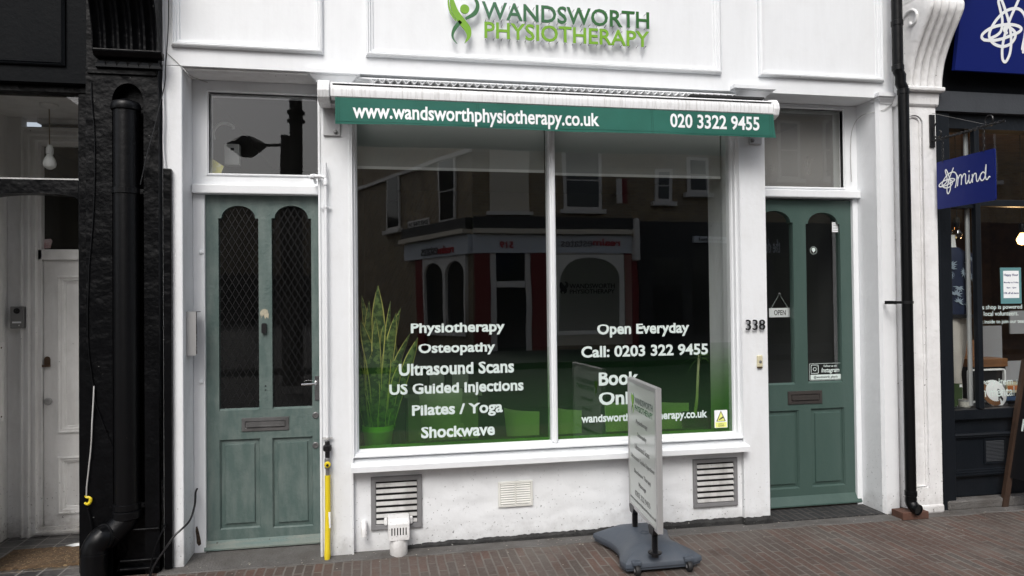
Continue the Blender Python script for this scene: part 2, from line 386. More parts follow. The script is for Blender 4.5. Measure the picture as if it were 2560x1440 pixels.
def ribbon(pts, wid, n=8):
    """outline of a stroke with varying width"""
    P = catmull([(p[0], p[1], 0) for p in pts], n); k = len(P); W_ = []
    for i in range(k):
        t = i/(k-1)*(len(wid)-1); j = min(int(t), len(wid)-2); W_.append(wid[j] + (wid[j+1]-wid[j])*(t-j))
    a, b = [], []
    for i, p in enumerate(P):
        t = (P[min(i+1, k-1)] - P[max(i-1, 0)]).normalized(); nn = Vector((-t.y, t.x, 0))*W_[i]/2
        a.append((p.x+nn.x, p.y+nn.y)); b.append((p.x-nn.x, p.y-nn.y))
    return a + b[::-1]
def circ(cx, cz, r, n=28, ry=None): return [(cx+r*math.cos(2*math.pi*i/n), cz+(ry or r)*math.sin(2*math.pi*i/n)) for i in range(n)]
def rect(u0, u1, v0, v1): return [(u0, v0), (u1, v0), (u1, v1), (u0, v1)]
def rrect(u0, u1, v0, v1, r, n=5):
    o = []
    for cx, cz, a0 in ((u1-r, v0+r, -90), (u1-r, v1-r, 0), (u0+r, v1-r, 90), (u0+r, v0+r, 180)):
        for i in range(n+1): a = rad(a0+90*i/n); o.append((cx+r*math.cos(a), cz+r*math.sin(a)))
    return o
def arch(u0, u1, v0, vs, rise, n=14, inset=0.0):
    """rectangle with a (shouldered) arched head"""
    a, b = u0+inset, u1-inset; c = (a+b)/2; hw = (b-a)/2
    o = [(u0, v0), (u1, v0), (u1, vs)]
    if inset: o.append((b, vs))
    o += [(c+hw*math.cos(math.pi*i/n), vs+rise*math.sin(math.pi*i/n)) for i in range(1 if not inset else 1, n)]
    if inset: o.append((a, vs))
    o.append((u0, vs)); return o
# ================================================================ THE SETTING
put('pavement', bx(-14, 16, -3.4, 9, -.3, 0.0), M['paver'], kind='structure')
put('road', bx(-60, 60, -10.6, -3.402, -.4, -.12), M['asphalt'], kind='structure')
put('kerb', bx(-14, 16, -3.52, -3.402, -.3, -.005), M['cement'], bevel=.01, kind='structure')
put('far_pavement', bx(-60, 60, -14.0, -10.602, -.4, 0.0), M['asphalt'], kind='structure')
put('side_road', bx(-60, 60, -60, -14.002, -.4, -.05), M['asphalt'], kind='structure')
bm = BM()       # ragged cement fillet along the foot of the shopfronts
n = 120; top = []
for i in range(n+1):
    x = -1.1 + 5.4*i/n
    e = -.085 + .02*noise.noise(Vector((x*5, 0, 3)))
    if x > 2.3: e -= .02*min(1, (x-2.3)*2)
    top.append((bm.verts.new((x, e, .005)), bm.verts.new((x, e-.006, .0005)), bm.verts.new((x, .26, .005))))
for i in range(n):
    a, b = top[i], top[i+1]
    bm.faces.new((a[0], b[0], b[2], a[2])); bm.faces.new((a[1], b[1], b[0], a[0]))
put('pavement_edging', bm, M['cement'], kind='structure')
put('threshold_bricks', bx(2.3, 3.045, -.005, .225, -.01, .012), M['blue_brick'], kind='structure')
put('porch_floor', bx(-2.6, -1.43, -.35, .80, -.02, .006), M['tile'], kind='structure')

# ================================================================ WHITE SHOP BUILDING
XL, XR = -1.09, 3.165             # party lines
P1a, P1b = -.315, -.145           # pilaster between left door and window
P2a, P2b = 2.115, 2.283           # pilaster between window and right door
RL, RR = -.993, 3.05              # reveals of the two doorways
FZ = 2.58                         # underside of fascia
YD = .22
shop = thing('shop_building', 'white painted shopfront building with two green doors and one wide window', 'building', ((XL+XR)/2, .3, 0))
bm = bx(XL, XR, 0, .42, FZ, 3.55)
put('fascia', bm, M['white'], shop)
bm = bx(XL, XR, -.14, .42, 3.552, 3.62); box(bm, XL, XR, -.09, .0, 3.50, 3.550); put('cornice', bm, M['white'], shop)
put('upper_wall', bx(XL, XR, .05, .42, 3.622, 8), M['stock_brick'], shop)
MP = [(0, .001), (0, -.018), (.005, -.026), (.012, -.029), (.017, -.020), (.023, -.021), (.029, -.010), (.038, -.009), (.041, .001)]
for px0, px1, py in ((430, 808, 125), (915, 1800, 165), (1895, 2205, 197)):
    a, b = X(px0, py), X(px1, py); z0 = (Z(px0, py-12) + Z(px1, py+12))/2 if px0 != 915 else 2.676
    put('panel_moulding', rings(BM(), a, b, 2.675, 3.40, MP), M['white'], shop)
put('soffit_lining', bx(RL, P1a, .02, .19, FZ-.012, FZ-.002), M['white_plaster'], shop)
# piers and pilasters
put('left_pier', bx(XL, RL, 0, .42, 0, FZ-.001), M['white_base'], shop, bevel=.006)
bm = bx(P1a, P1b, 0, .42, 0, FZ-.001); put('pilaster', bm, M['white_base'], shop, bevel=.004)
bm = bx(P2a, P2b, 0, .42, 0, FZ-.001); put('pilaster', bm, M['white_base'], shop, bevel=.004)
bm = bx(P1a-.001, P1a+.012, -.008, .02, .0, FZ-.01); put('pilaster_bead', bm, M['white_base'], shop, bevel=.003)
bm = bx(P1b-.012, P1b+.002, -.007, .02, .0, FZ-.01); put('pilaster_bead', bm, M['white_base'], shop, bevel=.003)
def capital(x0, x1, zt, parent, mat, h=.075, pr=.065):
    bm = BM()
    prof = [(0, 0), (0, pr*.35), (-.0, pr*.35)]
    lv = [(zt, pr), (zt-h*.36, pr), (zt-h*.40, pr*.72), (zt-h*.55, pr*.66), (zt-h*.75, pr*.38), (zt-h*.9, pr*.16), (zt-h, pr*.14)]
    R = []
    for z, e in lv: R.append([bm.verts.new(p) for p in ((x0-e, .05, z), (x0-e, -e, z), (x1+e, -e, z), (x1+e, .05, z))])
    for i in range(len(R)-1):
        for k in range(3): bm.faces.new((R[i][k], R[i][k+1], R[i+1][k+1], R[i+1][k]))
    bm.faces.new(R[0]); bm.faces.new(R[-1][::-1])
    return put('capital', bm, mat, parent)
hole = [(XD(489+a, 1330), Z(495, 1315+b, YD-.0225)) for a, b in ((0, 0), (4, 2), (8, 14), (10, 28), (13, 42), (8, 47), (2, 40), (1, 24))] if False else None
capital(P1a+.0, P1b+.0, Z(830, 172, -.05), shop, M['white'], .06, .052)
capital(P2a+.0, P2b-.0, Z(1880, 212, -.05), shop, M['white'], .06, .052)
# right reveal pier with its own small capital
bm = BM()
pier = [(RR, .42), (RR, .02), (RR+.012, 0), (RR+.105, 0), (XR, .035), (XR, .42)]
lo = [bm.verts.new((x, y, 0)) for x, y in pier]; hi = [bm.verts.new((x, y, FZ-.001)) for x, y in pier]
for i in range(6): bm.faces.new((lo[i], lo[(i+1) % 6], hi[(i+1) % 6], hi[i]))
bm.faces.new(hi); bm.faces.new(lo[::-1])
put('right_pier', bm, M['white_render'], shop)
capital(RR+.02, RR+.10, Z(2210, 232, -.03), shop, M['white'], .06, .04)
# window surround, sill, stall riser
WP = [(0, .002), (0, -.006), (.006, -.008), (.010, .012), (.016, .022), (.020, .022), (.022, .05), (.027, .056), (.030, GY+.0), (.030, GY+.09)]
put('window_frame', rings(BM(), P1b, P2a, .515, 2.56, WP), M['white'], shop)
bm = BM(); pr = [(-.055, .447), (-.055, .476), (-.046, .482), (.012, .490), (.016, .503), (.030, .506), (.036, .524), (.062, .540), (.092, .546), (.092, .447)]
a = [bm.verts.new((P1b-.008, y, z)) for y, z in pr]; b = [bm.verts.new((P2a+.012, y, z)) for y, z in pr]
for i in range(len(pr)): j = (i+1) % len(pr); bm.faces.new((a[i], a[j], b[j], b[i]))
bm.faces.new(a[::-1]); bm.faces.new(b); put('window_sill', bm, M['white'], shop)
bm = bx(.958, .992, .030, .135, .54, 2.55); box(bm, .966, .984, .018, .029, .535, 2.55); put('mullion', bm, M['white'], shop, bevel=.004)
bm = BM(); nx, nzz = 160, 30
g = [[bm.verts.new((P1b + (P2a-P1b)*i/nx, .030 + .0035*noise.noise(Vector((i*.12, j*.25, 1))) + .0015*noise.noise(Vector((i*.5, j*.9, 4))), .46*j/nzz)) for j in range(nzz+1)] for i in range(nx+1)]
for i in range(nx):
    for j in range(nzz): bm.faces.new((g[i][j], g[i+1][j], g[i+1][j+1], g[i][j+1]))
put('stall_riser', bm, M['white_render'], shop, smooth=True)
put('riser_backing', bx(P1b, P2a, .05, .12, 0, .50), M['white_render'], shop)
bm = BM(); n = 220; T = []      # ragged bitumen skirting
for i in range(n+1):
    x = P1b + .26 + (P2b+.012-P1b-.26)*i/n
    t = i/n; zt = .026 + .022*t + .010*noise.noise(Vector((x*9, 0, 0))) + .006*noise.noise(Vector((x*40, 2, 0)))
    y = -.008 if x > P2a-.005 else .018
    T.append([bm.verts.new((x, y-.004, 0)), bm.verts.new((x, y-.002, zt*.6)), bm.verts.new((x, y+.006, zt)), bm.verts.new((x, y+.03, zt))])
for i in range(n):
    for k in range(3): bm.faces.new((T[i][k], T[i+1][k], T[i+1][k+1], T[i][k+1]))
put('bitumen_skirting', bm, M['tar'], shop)
# glass panes (leaning back slightly), film
GP = Plane((0, GY, GZ), (1, 0, 0), (0, math.sin(TILT), math.cos(TILT)))      # n points to the street
def pane(x0, x1, s0, s1, mat, name, parent, c=0.0):
    bm = BM(); vs = [bm.verts.new(GP.pt(x, s, c)) for x, s in ((x0, s0), (x1, s0), (x1, s1), (x0, s1))]; bm.faces.new(vs)
    return put(name, bm, mat, parent, recalc=False)
PX = ((P1b+.028, .960), (.990, P2a-.028))
for a, b in PX:
    gpane = pane(a, b, 0, 2.0, M['glass'], 'glass_pane', shop)
for a, b in PX:
    pane(a, b, 0.002, .535, M['film'], 'green_film', shop, -.004)
# rooms behind
def room(name, x0, x1, y0, y1, z0, z1, mat, parent):
    bm = bx(x0, x1, y0, y1, z0, z1)
    for f in list(bm.faces):
        if abs(f.calc_center_median().y - y0) < 1e-4: bm.faces.remove(f)
    return put(name, bm, mat, parent)
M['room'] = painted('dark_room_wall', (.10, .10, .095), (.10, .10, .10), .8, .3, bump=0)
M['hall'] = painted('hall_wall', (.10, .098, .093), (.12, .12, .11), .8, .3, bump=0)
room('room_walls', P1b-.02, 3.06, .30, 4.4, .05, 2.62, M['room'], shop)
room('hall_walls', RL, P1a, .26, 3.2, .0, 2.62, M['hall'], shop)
# ---- doorway joinery
def doorway(x0, x1, pxl, pyl, head_z, light, railz, parent, glassmat, mat):
    """jambs, head, fixed light and rail in the plane just in front of the door; light = (x0,x1,z0,z1) glass"""
    jx0, jx1 = pxl
    yf = YD-.022
    put('door_jamb', bx(x0+.001, jx0, yf, .30, 0, railz[0]-.001), mat, parent, bevel=.003)
    if jx1 < x1: put('door_jamb', bx(jx1, x1-.001, yf, .30, 0, railz[0]-.001), mat, parent, bevel=.003)
    put('transom_rail', bx(x0+.002, x1-.002, yf-.035, .30, railz[0], railz[1]), mat, parent, bevel=.006)
    tl = put('transom_frame', shape([rect(x0+.001, max(x1-.001, light[1]+.04), railz[1]+.001, FZ-.002), rect(*light)], front(0), -.30, -yf), mat, parent, bevel=.003)
    put('transom_bead', rings(BM(), light[0]-.012, light[1]+.012, light[2]-.012, light[3]+.012, [(0, yf+.001), (0, yf-.006), (.006, yf-.008), (.012, yf+.002), (.012, yf+.03)]), mat, tl)
    bm = BM(); y = YD+.012
    vs = [bm.verts.new(p) for p in ((light[0]-.003, y, light[2]-.003), (light[1]+.003, y, light[2]-.003), (light[1]+.003, y+.0005, light[3]+.003), (light[0]-.003, y+.0005, light[3]+.003))]
    bm.faces.new(vs); put('transom_glass', bm, glassmat, tl, recalc=False)
yf = YD-.022
doorway(RL, P1a, (X(513, 900, yf), P1a+.02), 0, FZ, (X(522, 350, yf), P1a+.03, Z(640, 435, yf), Z(640, 235, yf)), (Z(640, 485, yf-.03), Z(640, 462, yf-.03)), shop, M['glass_dusty'], M['white'])
doorway(P2b, RR, (P2b-.05+.02, X(2135, 700, yf)), 0, FZ, (P2b-.05+.052, X(2108, 400, yf), Z(2000, 467, yf), Z(2000, 272, yf)), (Z(2000, 493, yf-.03), Z(2000, 474, yf-.03)), shop, M['glass_obscure'], M['white'])

def leaded(bm, pl, u0, u1, v0, v1, du, dv, w=.004):
    """diamond lattice of lead cames clipped to the rectangle"""
    k = dv/du; L_ = []
    def line(sgn, c):
        pts = []
        for u in (u0, u1):
            v = sgn*k*(u-u0) + c
            if v0 <= v <= v1: pts.append((u, v))
        for v in (v0, v1):
            u = (v-c)/(sgn*k) + u0
            if u0 < u < u1: pts.append((u, v))
        if len(pts) >= 2: L_.append((pts[0], pts[1]))
    c = v0 - k*(u1-u0) - dv; c = v0 + math.floor((c-v0)/dv)*dv
    while c < v1 + k*(u1-u0) + dv: line(1, c); line(-1, c); c += dv
    for (a, b) in L_:
        a, b = Vector((*a, 0)), Vector((*b, 0)); t = (b-a)
        if t.length < 1e-3: continue
        t.normalize(); nn = Vector((-t.y, t.x, 0))*w/2
        vs = [bm.verts.new(pl.pt(p.x, p.y, cc)) for cc in (.003, .0005) for p in (a+nn, b+nn, b-nn, a-nn)]
        bm.faces.new(vs[:4]); bm.faces.new(vs[4:][::-1])
        for i in range(4): bm.faces.new((vs[i], vs[(i+1) % 4], vs[4+(i+1) % 4], vs[4+i]))
    return bm

def green_door(x0, x1, z0, z1, glassrects, panelrects, mat, lead, parent, name='door'):
    """glassrects: (u0,u1,v0,shoulder,rise); slab with holes, bead, glass"""
    pl = front(YD)
    outl = [rect(x0, x1, z0, z1)]
    for g in glassrects: outl.append(arch(g[0], g[1], g[2], g[3], g[4], inset=.016))
    for p in panelrects: outl.append(rect(*p))
    d = put(name, shape(outl, pl, -.045, 0), mat, parent, bevel=.002)
    for p in panelrects:
        w = p[1]-p[0]; i = .030
        put('door_panel', rings(BM(), p[0]-.002, p[1]+.002, p[2]-.002, p[3]+.002,
            [(0, YD+.002), (.008, YD+.010), (.009, YD+.016), (i, YD+.013), (i+.003, YD+.004), (.5*min(w, p[3]-p[2])-.005, YD+.004)], centre=True), mat, d)
    for g in glassrects:
        bm = BM(); y = YD+.022
        vs = [bm.verts.new(p) for p in ((g[0]-.01, y, g[2]-.01), (g[1]+.01, y, g[2]-.01), (g[1]+.01, y+.0005, g[3]+g[4]+.02), (g[0]-.01, y+.0005, g[3]+g[4]+.02))]
        bm.faces.new(vs); put('door_glass', bm, M['glass_dusty'] if lead else M['glass'], d, recalc=False)
        # glazing bead along the bottom and sides
        bm = BM(); e = .010
        prof = [(0, YD+.004), (e, YD+.016), (e, YD+.021), (0, YD+.021)]
        a = [bm.verts.new((g[0], y_, g[2]+i_)) for i_, y_ in prof]; b = [bm.verts.new((g[1], y_, g[2]+i_)) for i_, y_ in prof]
        for i in range(4): bm.faces.new((a[i], a[(i+1) % 4], b[(i+1) % 4], b[i]))
        put('glazing_bead', bm, mat, d)
        if lead:
            put('leaded_lattice', leaded(BM(), front(YD+.0205), g[0]-.005, g[1]+.005, g[2], g[3]+g[4], .036, .064, .0026), M['black'], d)
    return d
def ZD(px, py): return Z(px, py, YD)
def XD(px, py): return X(px, py, YD)
# left door
gl = [(XD(547, 780), XD(647, 780), ZD(597, 1026), ZD(597, 546), ZD(597, 514)-ZD(597, 546)),
      (XD(680, 780), XD(779, 780), ZD(728, 1022), ZD(728, 546), ZD(728, 514)-ZD(728, 546))]
pn = [(XD(549, 1200), XD(651, 1200), ZD(600, 1322), ZD(600, 1098)), (XD(681, 1200), XD(783, 1200), ZD(730, 1318), ZD(730, 1093))]
d1x1 = XD(650, 700) + (XD(664, 800) - XD(513, 900)); d1x1 = 2*XD(663, 800) - XD(513, 800)
door1 = green_door(XD(513, 900)+.001, d1x1, .02, ZD(640, 488), gl, pn, M['green_worn'], True, shop, 'left_door')
bm = BM(); pr = [(YD-.002, .005), (YD-.030, .012), (YD-.030, .020), (YD-.002, .058), (YD-.002, .005)][:4]
a = [bm.verts.new((XD(513, 900)-.004, y, z)) for y, z in pr]; b = [bm.verts.new((P1a-.001, y, z)) for y, z in pr]
for i in range(4): bm.faces.new((a[i], a[(i+1) % 4], b[(i+1) % 4], b[i]))
bm.faces.new(a[::-1]); bm.faces.new(b); put('weatherboard', bm, M['weathered'], door1)
def letterbox(x0, x1, z0, z1, mat, parent, flapmat=None):
    w, h = x1-x0, z1-z0
    lb = put('letterbox', rings(BM(), x0, x1, z0, z1, [(0, YD), (.002, YD-.006), (h*.24, YD-.007), (h*.27, YD-.001), (h*.30, YD-.001)], centre=True), mat, parent)
    put('flap', bx(x0+h*.33, x1-h*.33, YD-.0075, YD-.002, z0+h*.33, z1-h*.33), flapmat or mat, lb, bevel=.002) if False else None
    bm = bx(x0+h*.32, x1-h*.32, YD-.008, YD-.0025, z0+h*.34, z1-h*.32); merge(bm, bx(x0+h*.32, x1-h*.32, YD-.012, YD-.0085, z0+h*.33, z0+h*.40))
    return lb, bm
lb, fb = letterbox(XD(604, 1060), XD(723, 1060), ZD(663, 1077), ZD(663, 1043), M['letterplate'], door1)
merge_me = bpy.data.meshes.new('flap'); fb.to_mesh(merge_me); fb.free(); lb_bm = BM(); lb_bm.from_mesh(lb.data); lb_bm.from_mesh(merge_me); lb_bm.to_mesh(lb.data); lb_bm.free()
# lever handle with back plate, locks, door viewer bell, paper scrap
hz = ZD(775, 958)
bm = bx(XD(787, 960), P1a+.03, YD-.006, YD, ZD(790, 1000), ZD(790, 940)); merge(bm, tube(BM(), [(XD(790, 958), YD, hz), (XD(790, 958), YD-.045, hz), (XD(786, 958), YD-.052, hz), (XD(756, 958), YD-.054, hz-.001)], .0065, 10, 4))
put('handle', bm, M['chrome'], door1)
for py in (1038, 1113):
    x = XD(789, py); z = ZD(789, py)
    bm = rev(BM(), (x, YD, z), [(.018, 0), (.018, -.004), (.014, -.007), (.010, -.007), (.009, -.004), (.003, -.004)], 'Y', 20); put('door_lock', bm, M['letterplate'], door1)
bm = shape([rrect(XD(655, 820), XD(667, 820), ZD(661, 833), ZD(661, 808), .006)], front(YD), .001, .020); put('door_viewer', bm, M['black'], door1, bevel=.002)
pts = [(XD(650+dx, 785), ZD(660, 785+dy)) for dx, dy in ((1, 13), (5, 4), (2, 6), (0, -4), (5, -11), (12, -13), (19, -10), (22, 0), (21, 12), (16, 7), (13, 13), (9, 2))]
put('paper_scrap', shape([pts], front(YD), .0005, .0015), painted('torn_paper', (.42, .38, .28), (.16, .18, .15), .8, .9, (20, 20, 20)), door1)
bm = BM()
for py in (965, 975): merge(bm, rev(BM(), (XD(664, py), YD-.0005, ZD(664, py)), [(.004, 0), (.004, -.001)], 'Y', 10))
put('screw_hole', bm, M['inside_black'], door1)
# right door
cxs = (XD(1985, 800)+XD(2017, 800))/2; r0, r1 = XD(2017, 750), XD(2103, 750)
gr = [(2*cxs-r1, XD(1985, 750), ZD(1960, 962), ZD(1960, 556), ZD(1960, 527)-ZD(1960, 556)), (r0, r1, ZD(2060, 957), ZD(2060, 560), ZD(2060, 531)-ZD(2060, 560))]
pr_ = [(2*cxs-XD(2112, 1100), XD(1998, 1100), ZD(1960, 1223), ZD(1960, 1027)), (XD(2029, 1100), XD(2112, 1100), ZD(2070, 1215), ZD(2070, 1020))]
xr = XD(2137, 800)
door2 = green_door(2*cxs-xr, xr-.001, .02, ZD(2030, 501), gr, pr_, M['green'], False, shop, 'right_door')
lb, fb = letterbox(XD(1969, 993), XD(2055, 993), ZD(2012, 1010), ZD(2012, 977), M['bronze'], door2)
me = bpy.data.meshes.new('flap'); fb.to_mesh(me); fb.free(); q = BM(); q.from_mesh(lb.data); q.from_mesh(me); q.to_mesh(lb.data); q.free()
bm = BM(); pr = [(YD-.001, .022), (YD-.030, .026), (YD-.030, .034), (YD-.001, .085)]
a = [bm.verts.new((P2b+.001, y, z)) for y, z in pr]; b = [bm.verts.new((xr+.01, y, z)) for y, z in pr]
for i in range(4): bm.faces.new((a[i], a[(i+1) % 4], b[(i+1) % 4], b[i]))
bm.faces.new(a[::-1]); bm.faces.new(b); put('weatherboard', bm, M['green'], door2)
put('door_sill', bx(P2b+.001, RR-.002, YD-.012, .26, .0125, .0215), M['wood_dark'], shop)
put('door_sill', bx(RL+.002, P1a-.002, YD-.004, .26, .0055, .0125), M['wood_dark'], shop)

yj = YD-.0225
hp = [(X(490+a, 1330, yj), Z(495, 1315+b, yj)) for a, b in ((0, 2), (3, 0), (6, 9), (9, 22), (12, 36), (13, 46), (7, 50), (2, 43), (1, 28), (-1, 12))]
put('rotten_patch', shape([hp], front(yj), .0002, .0012), painted('rotten_wood', (.03, .02, .014), (.12, .08, .05), .9, .9, (30, 30, 30), bump=1), shop)
# ---- labels and stickers on the right door glass
dpl = Plane((0, YD+.0212, gr[1][2]-.01), (1, 0, 0), (0, 0, 1))
def rp(pl, x): return x
def pxrect(pl, x0, x1, y0, y1): 
    mx, my = (x0+x1)/2, (y0+y1)/2; return (pl.uv(x0, my)[0], pl.uv(x1, my)[0], pl.uv(mx, y1)[1], pl.uv(mx, y0)[1])
st = thing('social_media_sticker', 'dark rectangular sticker with rounded camera outline low on the right door glass', 'sticker', dpl.pt(pxrect(dpl, 2023, 2105, 907, 948)[0], 0, 0))
r_ = pxrect(dpl, 2023, 2105, 908, 950); w_ = r_[1]-r_[0]
put('sticker_outline', shape([rrect(*r_, .010), rrect(r_[0]+.0018, r_[1]-.0018, r_[2]+.0018, r_[3]-.0018, .009)], dpl, .001, .002), M['vinyl'], st)
put('handle_strip', shape([rrect(*pxrect(dpl, 2026, 2102, 936, 948), .003)], dpl, .001, .002), M['vinyl'], st)
put('strip_lettering', text_px('@wandsworth_physio', dpl, 2034, 2094, 938.5, 946.5, c0=.002, c1=.003), M['black_print'], st)
q = pxrect(dpl, 2027, 2046, 912, 934)
bm = shape([rrect(*q, .008), rrect(q[0]+.003, q[1]-.003, q[2]+.003, q[3]-.003, .006)], dpl, .001, .002)
cxq, czq = (q[0]+q[1])/2, (q[2]+q[3])/2
merge(bm, shape([circ(cxq, czq, .0125), circ(cxq, czq, .0095)], dpl, .001, .002)); merge(bm, shape([circ(q[1]-.009, q[3]-.009, .002, 10)], dpl, .001, .002))
put('camera_outline', bm, M['vinyl'], st)
put('sticker_lettering', merge(text_px('Follow us on', dpl, 2059, 2091, 911.5, 917, c0=.001, c1=.002), text_px('Instagram', dpl, 2053, 2098, 919, 934, c0=.001, c1=.002, bold=.012, shear=.25)), M['vinyl'], st)
st = thing('paper_label', 'small white paper label high on the right door glass', 'label', dpl.pt(pxrect(dpl, 2080, 2098, 556, 580)[0], pxrect(dpl, 2080, 2098, 556, 580)[2]))
q = pxrect(dpl, 2080, 2098, 556, 580); put('paper', shape([rect(*q)], dpl, .001, .002), M['pure_white'], st)
bm = BM()
for i in range(5): v = q[2]+(q[3]-q[2])*(i+1)/6; obox(bm, dpl, q[0]+.004, q[1]-.004-.003*(i % 3), v-.001, v+.001, .0021, .0025)
put('printed_lines', bm, M['black_print'], st)
q = pxrect(dpl, 2020, 2047, 611, 641); c0, c1 = (q[0]+q[1])/2, (q[2]+q[3])/2
bm = shape([circ(c0, c1, .0245), circ(c0, c1, .0232)], dpl, .001, .002); merge(bm, shape([circ(c0, c1+.004, .013, 12)], dpl, .001, .002)); merge(bm, shape([rect(c0-.0015, c0+.0015, c1-.018, c1-.008)], dpl, .001, .002))
put('round_tree_sticker', bm, M['vinyl'], label='round outline sticker with a tree on the right door glass', cat='sticker')
# OPEN sign hanging inside
ipl = Plane((0, YD+.075, 0), (1, 0, 0), (0, 0, 1))
st = thing('open_sign', 'white OPEN sign hanging inside the right door glass', 'sign', at(1948, 792, YD+.075))
q = pxrect(ipl, 1923, 1975, 770, 793)
put('sign_board', shape([rrect(*q, .003)], ipl, -.003, 0), M['pure_white'], st)
put('sign_lettering', text_px('OPEN', ipl, 1935, 1964, 775, 788, c0=.0005, c1=.001, bold=.01), M['black_print'], st)
pk = ipl.uv(1948, 735)
bm = BM()
for u in (q[0]+.012, q[1]-.012): tube(bm, [ipl.pt(u, q[3]-.004, .001), ipl.pt(pk[0], pk[1], .001)], .0008, 5)
put('hanging_string', bm, M['vinyl'], st)
put('suction_hook', rev(BM(), ipl.pt(*pk, 0), [(.009, .0), (.008, -.006), (.003, -.012)], 'Y', 14), M['grey_metal'], st)

# ================================================================ WINDOW LETTERING (vinyl on the glass)
def vin(s, L, R, T, B, label, bold=.030):
    put('window_lettering', text_px(s, GP, L, R, T, B, c0=.0002, c1=.0004, bold=bold, xh=None if s[0] == 'C' else .74), M['vinyl'], label=label, cat='lettering', group='white vinyl wording on the shop window')
vin('Physiotherapy', 1027, 1262, 807, 838, 'white word Physiotherapy topmost on left window pane')
vin('Osteopathy', 1046, 1238, 858, 888, 'white word Osteopathy on left window pane')
vin('Ultrasound Scans', 997, 1285, 906, 936, 'white words Ultrasound Scans on left window pane')
vin('US Guided Injections', 973, 1309, 956, 990, 'white words US Guided Injections on left window pane')
vin('Pilates / Yoga', 1030, 1257, 1009, 1043, 'white words Pilates and Yoga on left window pane')
vin('Shockwave', 1053, 1237, 1064, 1092, 'white word Shockwave lowest on left window pane')
vin('Open Everyday', 1493, 1723, 809, 842, 'white words Open Everyday topmost on right window pane')
vin('Call: 0203 322 9455', 1453, 1770, 862, 891, 'white phone number line on right window pane')
vin('Book', 1497, 1597, 930, 963, 'large white word Book behind the pavement sign')
vin('Online', 1497, 1632, 979, 1011, 'large white word Online partly behind the pavement sign')
vin('wandsworthphysiotherapy.co.uk', 1453, 1768, 1032, 1056, 'small white web address low on right window pane', bold=.03)
# CCTV sticker
st = thing('camera_warning_sticker', 'white and yellow CCTV warning sticker in lower right corner of the window', 'sticker', GP.pt(*GP.uv(1801, 1069)))
q = pxrect(GP, 1786, 1818, 1025, 1069)
put('sticker_sheet', shape([rrect(*q, .004)], GP, .001, .002), M['pure_white'], st)
M['pale_yellow'] = flat('pale_yellow', (.75, .78, .22), .5)
put('yellow_band', shape([rect(q[0]+.005, q[1]-.004, q[2]+.002, q[2]+(q[3]-q[2])*.31)], GP, .002, .0025), M['pale_yellow'], st)
c0 = (q[0]+q[1])/2; zb = q[2]+(q[3]-q[2])*.36; zt = q[3]-.004
tri = lambda k: [(c0-.030*k, zb+.003*(1-k)*4), (c0+.030*k, zb+.003*(1-k)*4), (c0, zt-(1-k)*.028)]
put('triangle_fill', shape([tri(.8)], GP, .002, .0025), M['pale_yellow'], st)
put('triangle_border', shape([tri(1.0), tri(.8)], GP, .002, .003), M['black_print'], st)
z = zb+.012
put('camera_symbol', shape([[(c0-.014, z), (c0-.010, z-.004), (c0+.016, z+.010), (c0+.012, z+.017)]], GP, .0026, .0032), M['black_print'], st)
put('sticker_lettering', merge(textbm('CCTV in', GP, c0-.017, c0+.017, q[2]+.018, q[2]+.025, c0=.0026, c1=.003, bold=.02), textbm('operation', GP, c0-.020, c0+.020, q[2]+.006, q[2]+.015, c0=.0026, c1=.003, bold=.02)), M['black_print'], st)
# ================================================================ FASCIA LETTERING AND FIGURE EMBLEM
def crop5(cx, cz): return (780+cx/2.783, cz/2.783)
STROKES = [   # (points in drawing units, widths, colour)
    ([(965, -40), (975, 20), (1000, 90), (1045, 155), (1082, 205), (1090, 255), (1062, 300)], [10, 34, 46, 50, 48, 26, 2], 'letter_lime'),
    ([(948, -30), (950, 30), (968, 95), (1003, 150)], [4, 12, 14, 3], 'letter_lime'),
    ([(1085, -45), (1135, -5), (1152, 45), (1130, 95), (1068, 132)], [6, 18, 26, 30, 14], 'letter_dark'),
    ([(1034, 150), (996, 195), (978, 240), (985, 275), (1010, 306)], [26, 26, 18, 9, 2], 'letter_dark')]
FP = front(-.040)
ga = FP.uv(*crop5(1000, 150)); gb = FP.uv(*crop5(1000, 250)); gc = FP.uv(*crop5(1100, 150))
def canon(cx, cz):    # drawing units -> undistorted metres on the fascia
    px, py = crop5(cx, cz); return FP.uv(px, py)
def emblem(pl, fn, c0, c1, parent, matf, pref='emblem'):
    for i, (pts, wid, mt) in enumerate(STROKES):
        s = abs(fn(*pts[1])[1]-fn(pts[1][0], pts[1][1]+10)[1])/10
        put(pref+'_stroke', shape([ribbon([fn(*p) for p in pts], [w*s for w in wid])], pl, c0, c1), matf(mt), parent)
    h = fn(1062, 65); s = abs(fn(1062, 75)[1]-fn(1062, 65)[1])/10
    put(pref+'_head', shape([circ(h[0], h[1], 32*s)], pl, c0, c1), matf('letter_lime'), parent)
sg = thing('fascia_sign', 'raised green WANDSWORTH PHYSIOTHERAPY lettering with dancing figure emblem on the white fascia', 'sign', at(1400, 60, 0))
emblem(FP, canon, 0, .006, sg, lambda k: M[k]); emblem(FP, canon, -.007, -.0003, sg, lambda k: M['acrylic_edge'], 'emblem_edge')
def sgtext(s, L, R, T, B, mt):
    put('lettering', text_px(s, FP, L, R, T, B, c0=0, c1=.006, bold=.012), mt, sg)
    put('lettering_edge', text_px(s, FP, L, R, T, B, c0=-.007, c1=-.0003, bold=.014), M['acrylic_edge'], sg)
sgtext('WANDSWORTH', 1205, 1622, 17.5, 60.5, M['letter_grad'])
sgtext('PHYSIOTHERAPY', 1211, 1622.5, 67, 107.5, M['letter_lime'])
bm = BM()
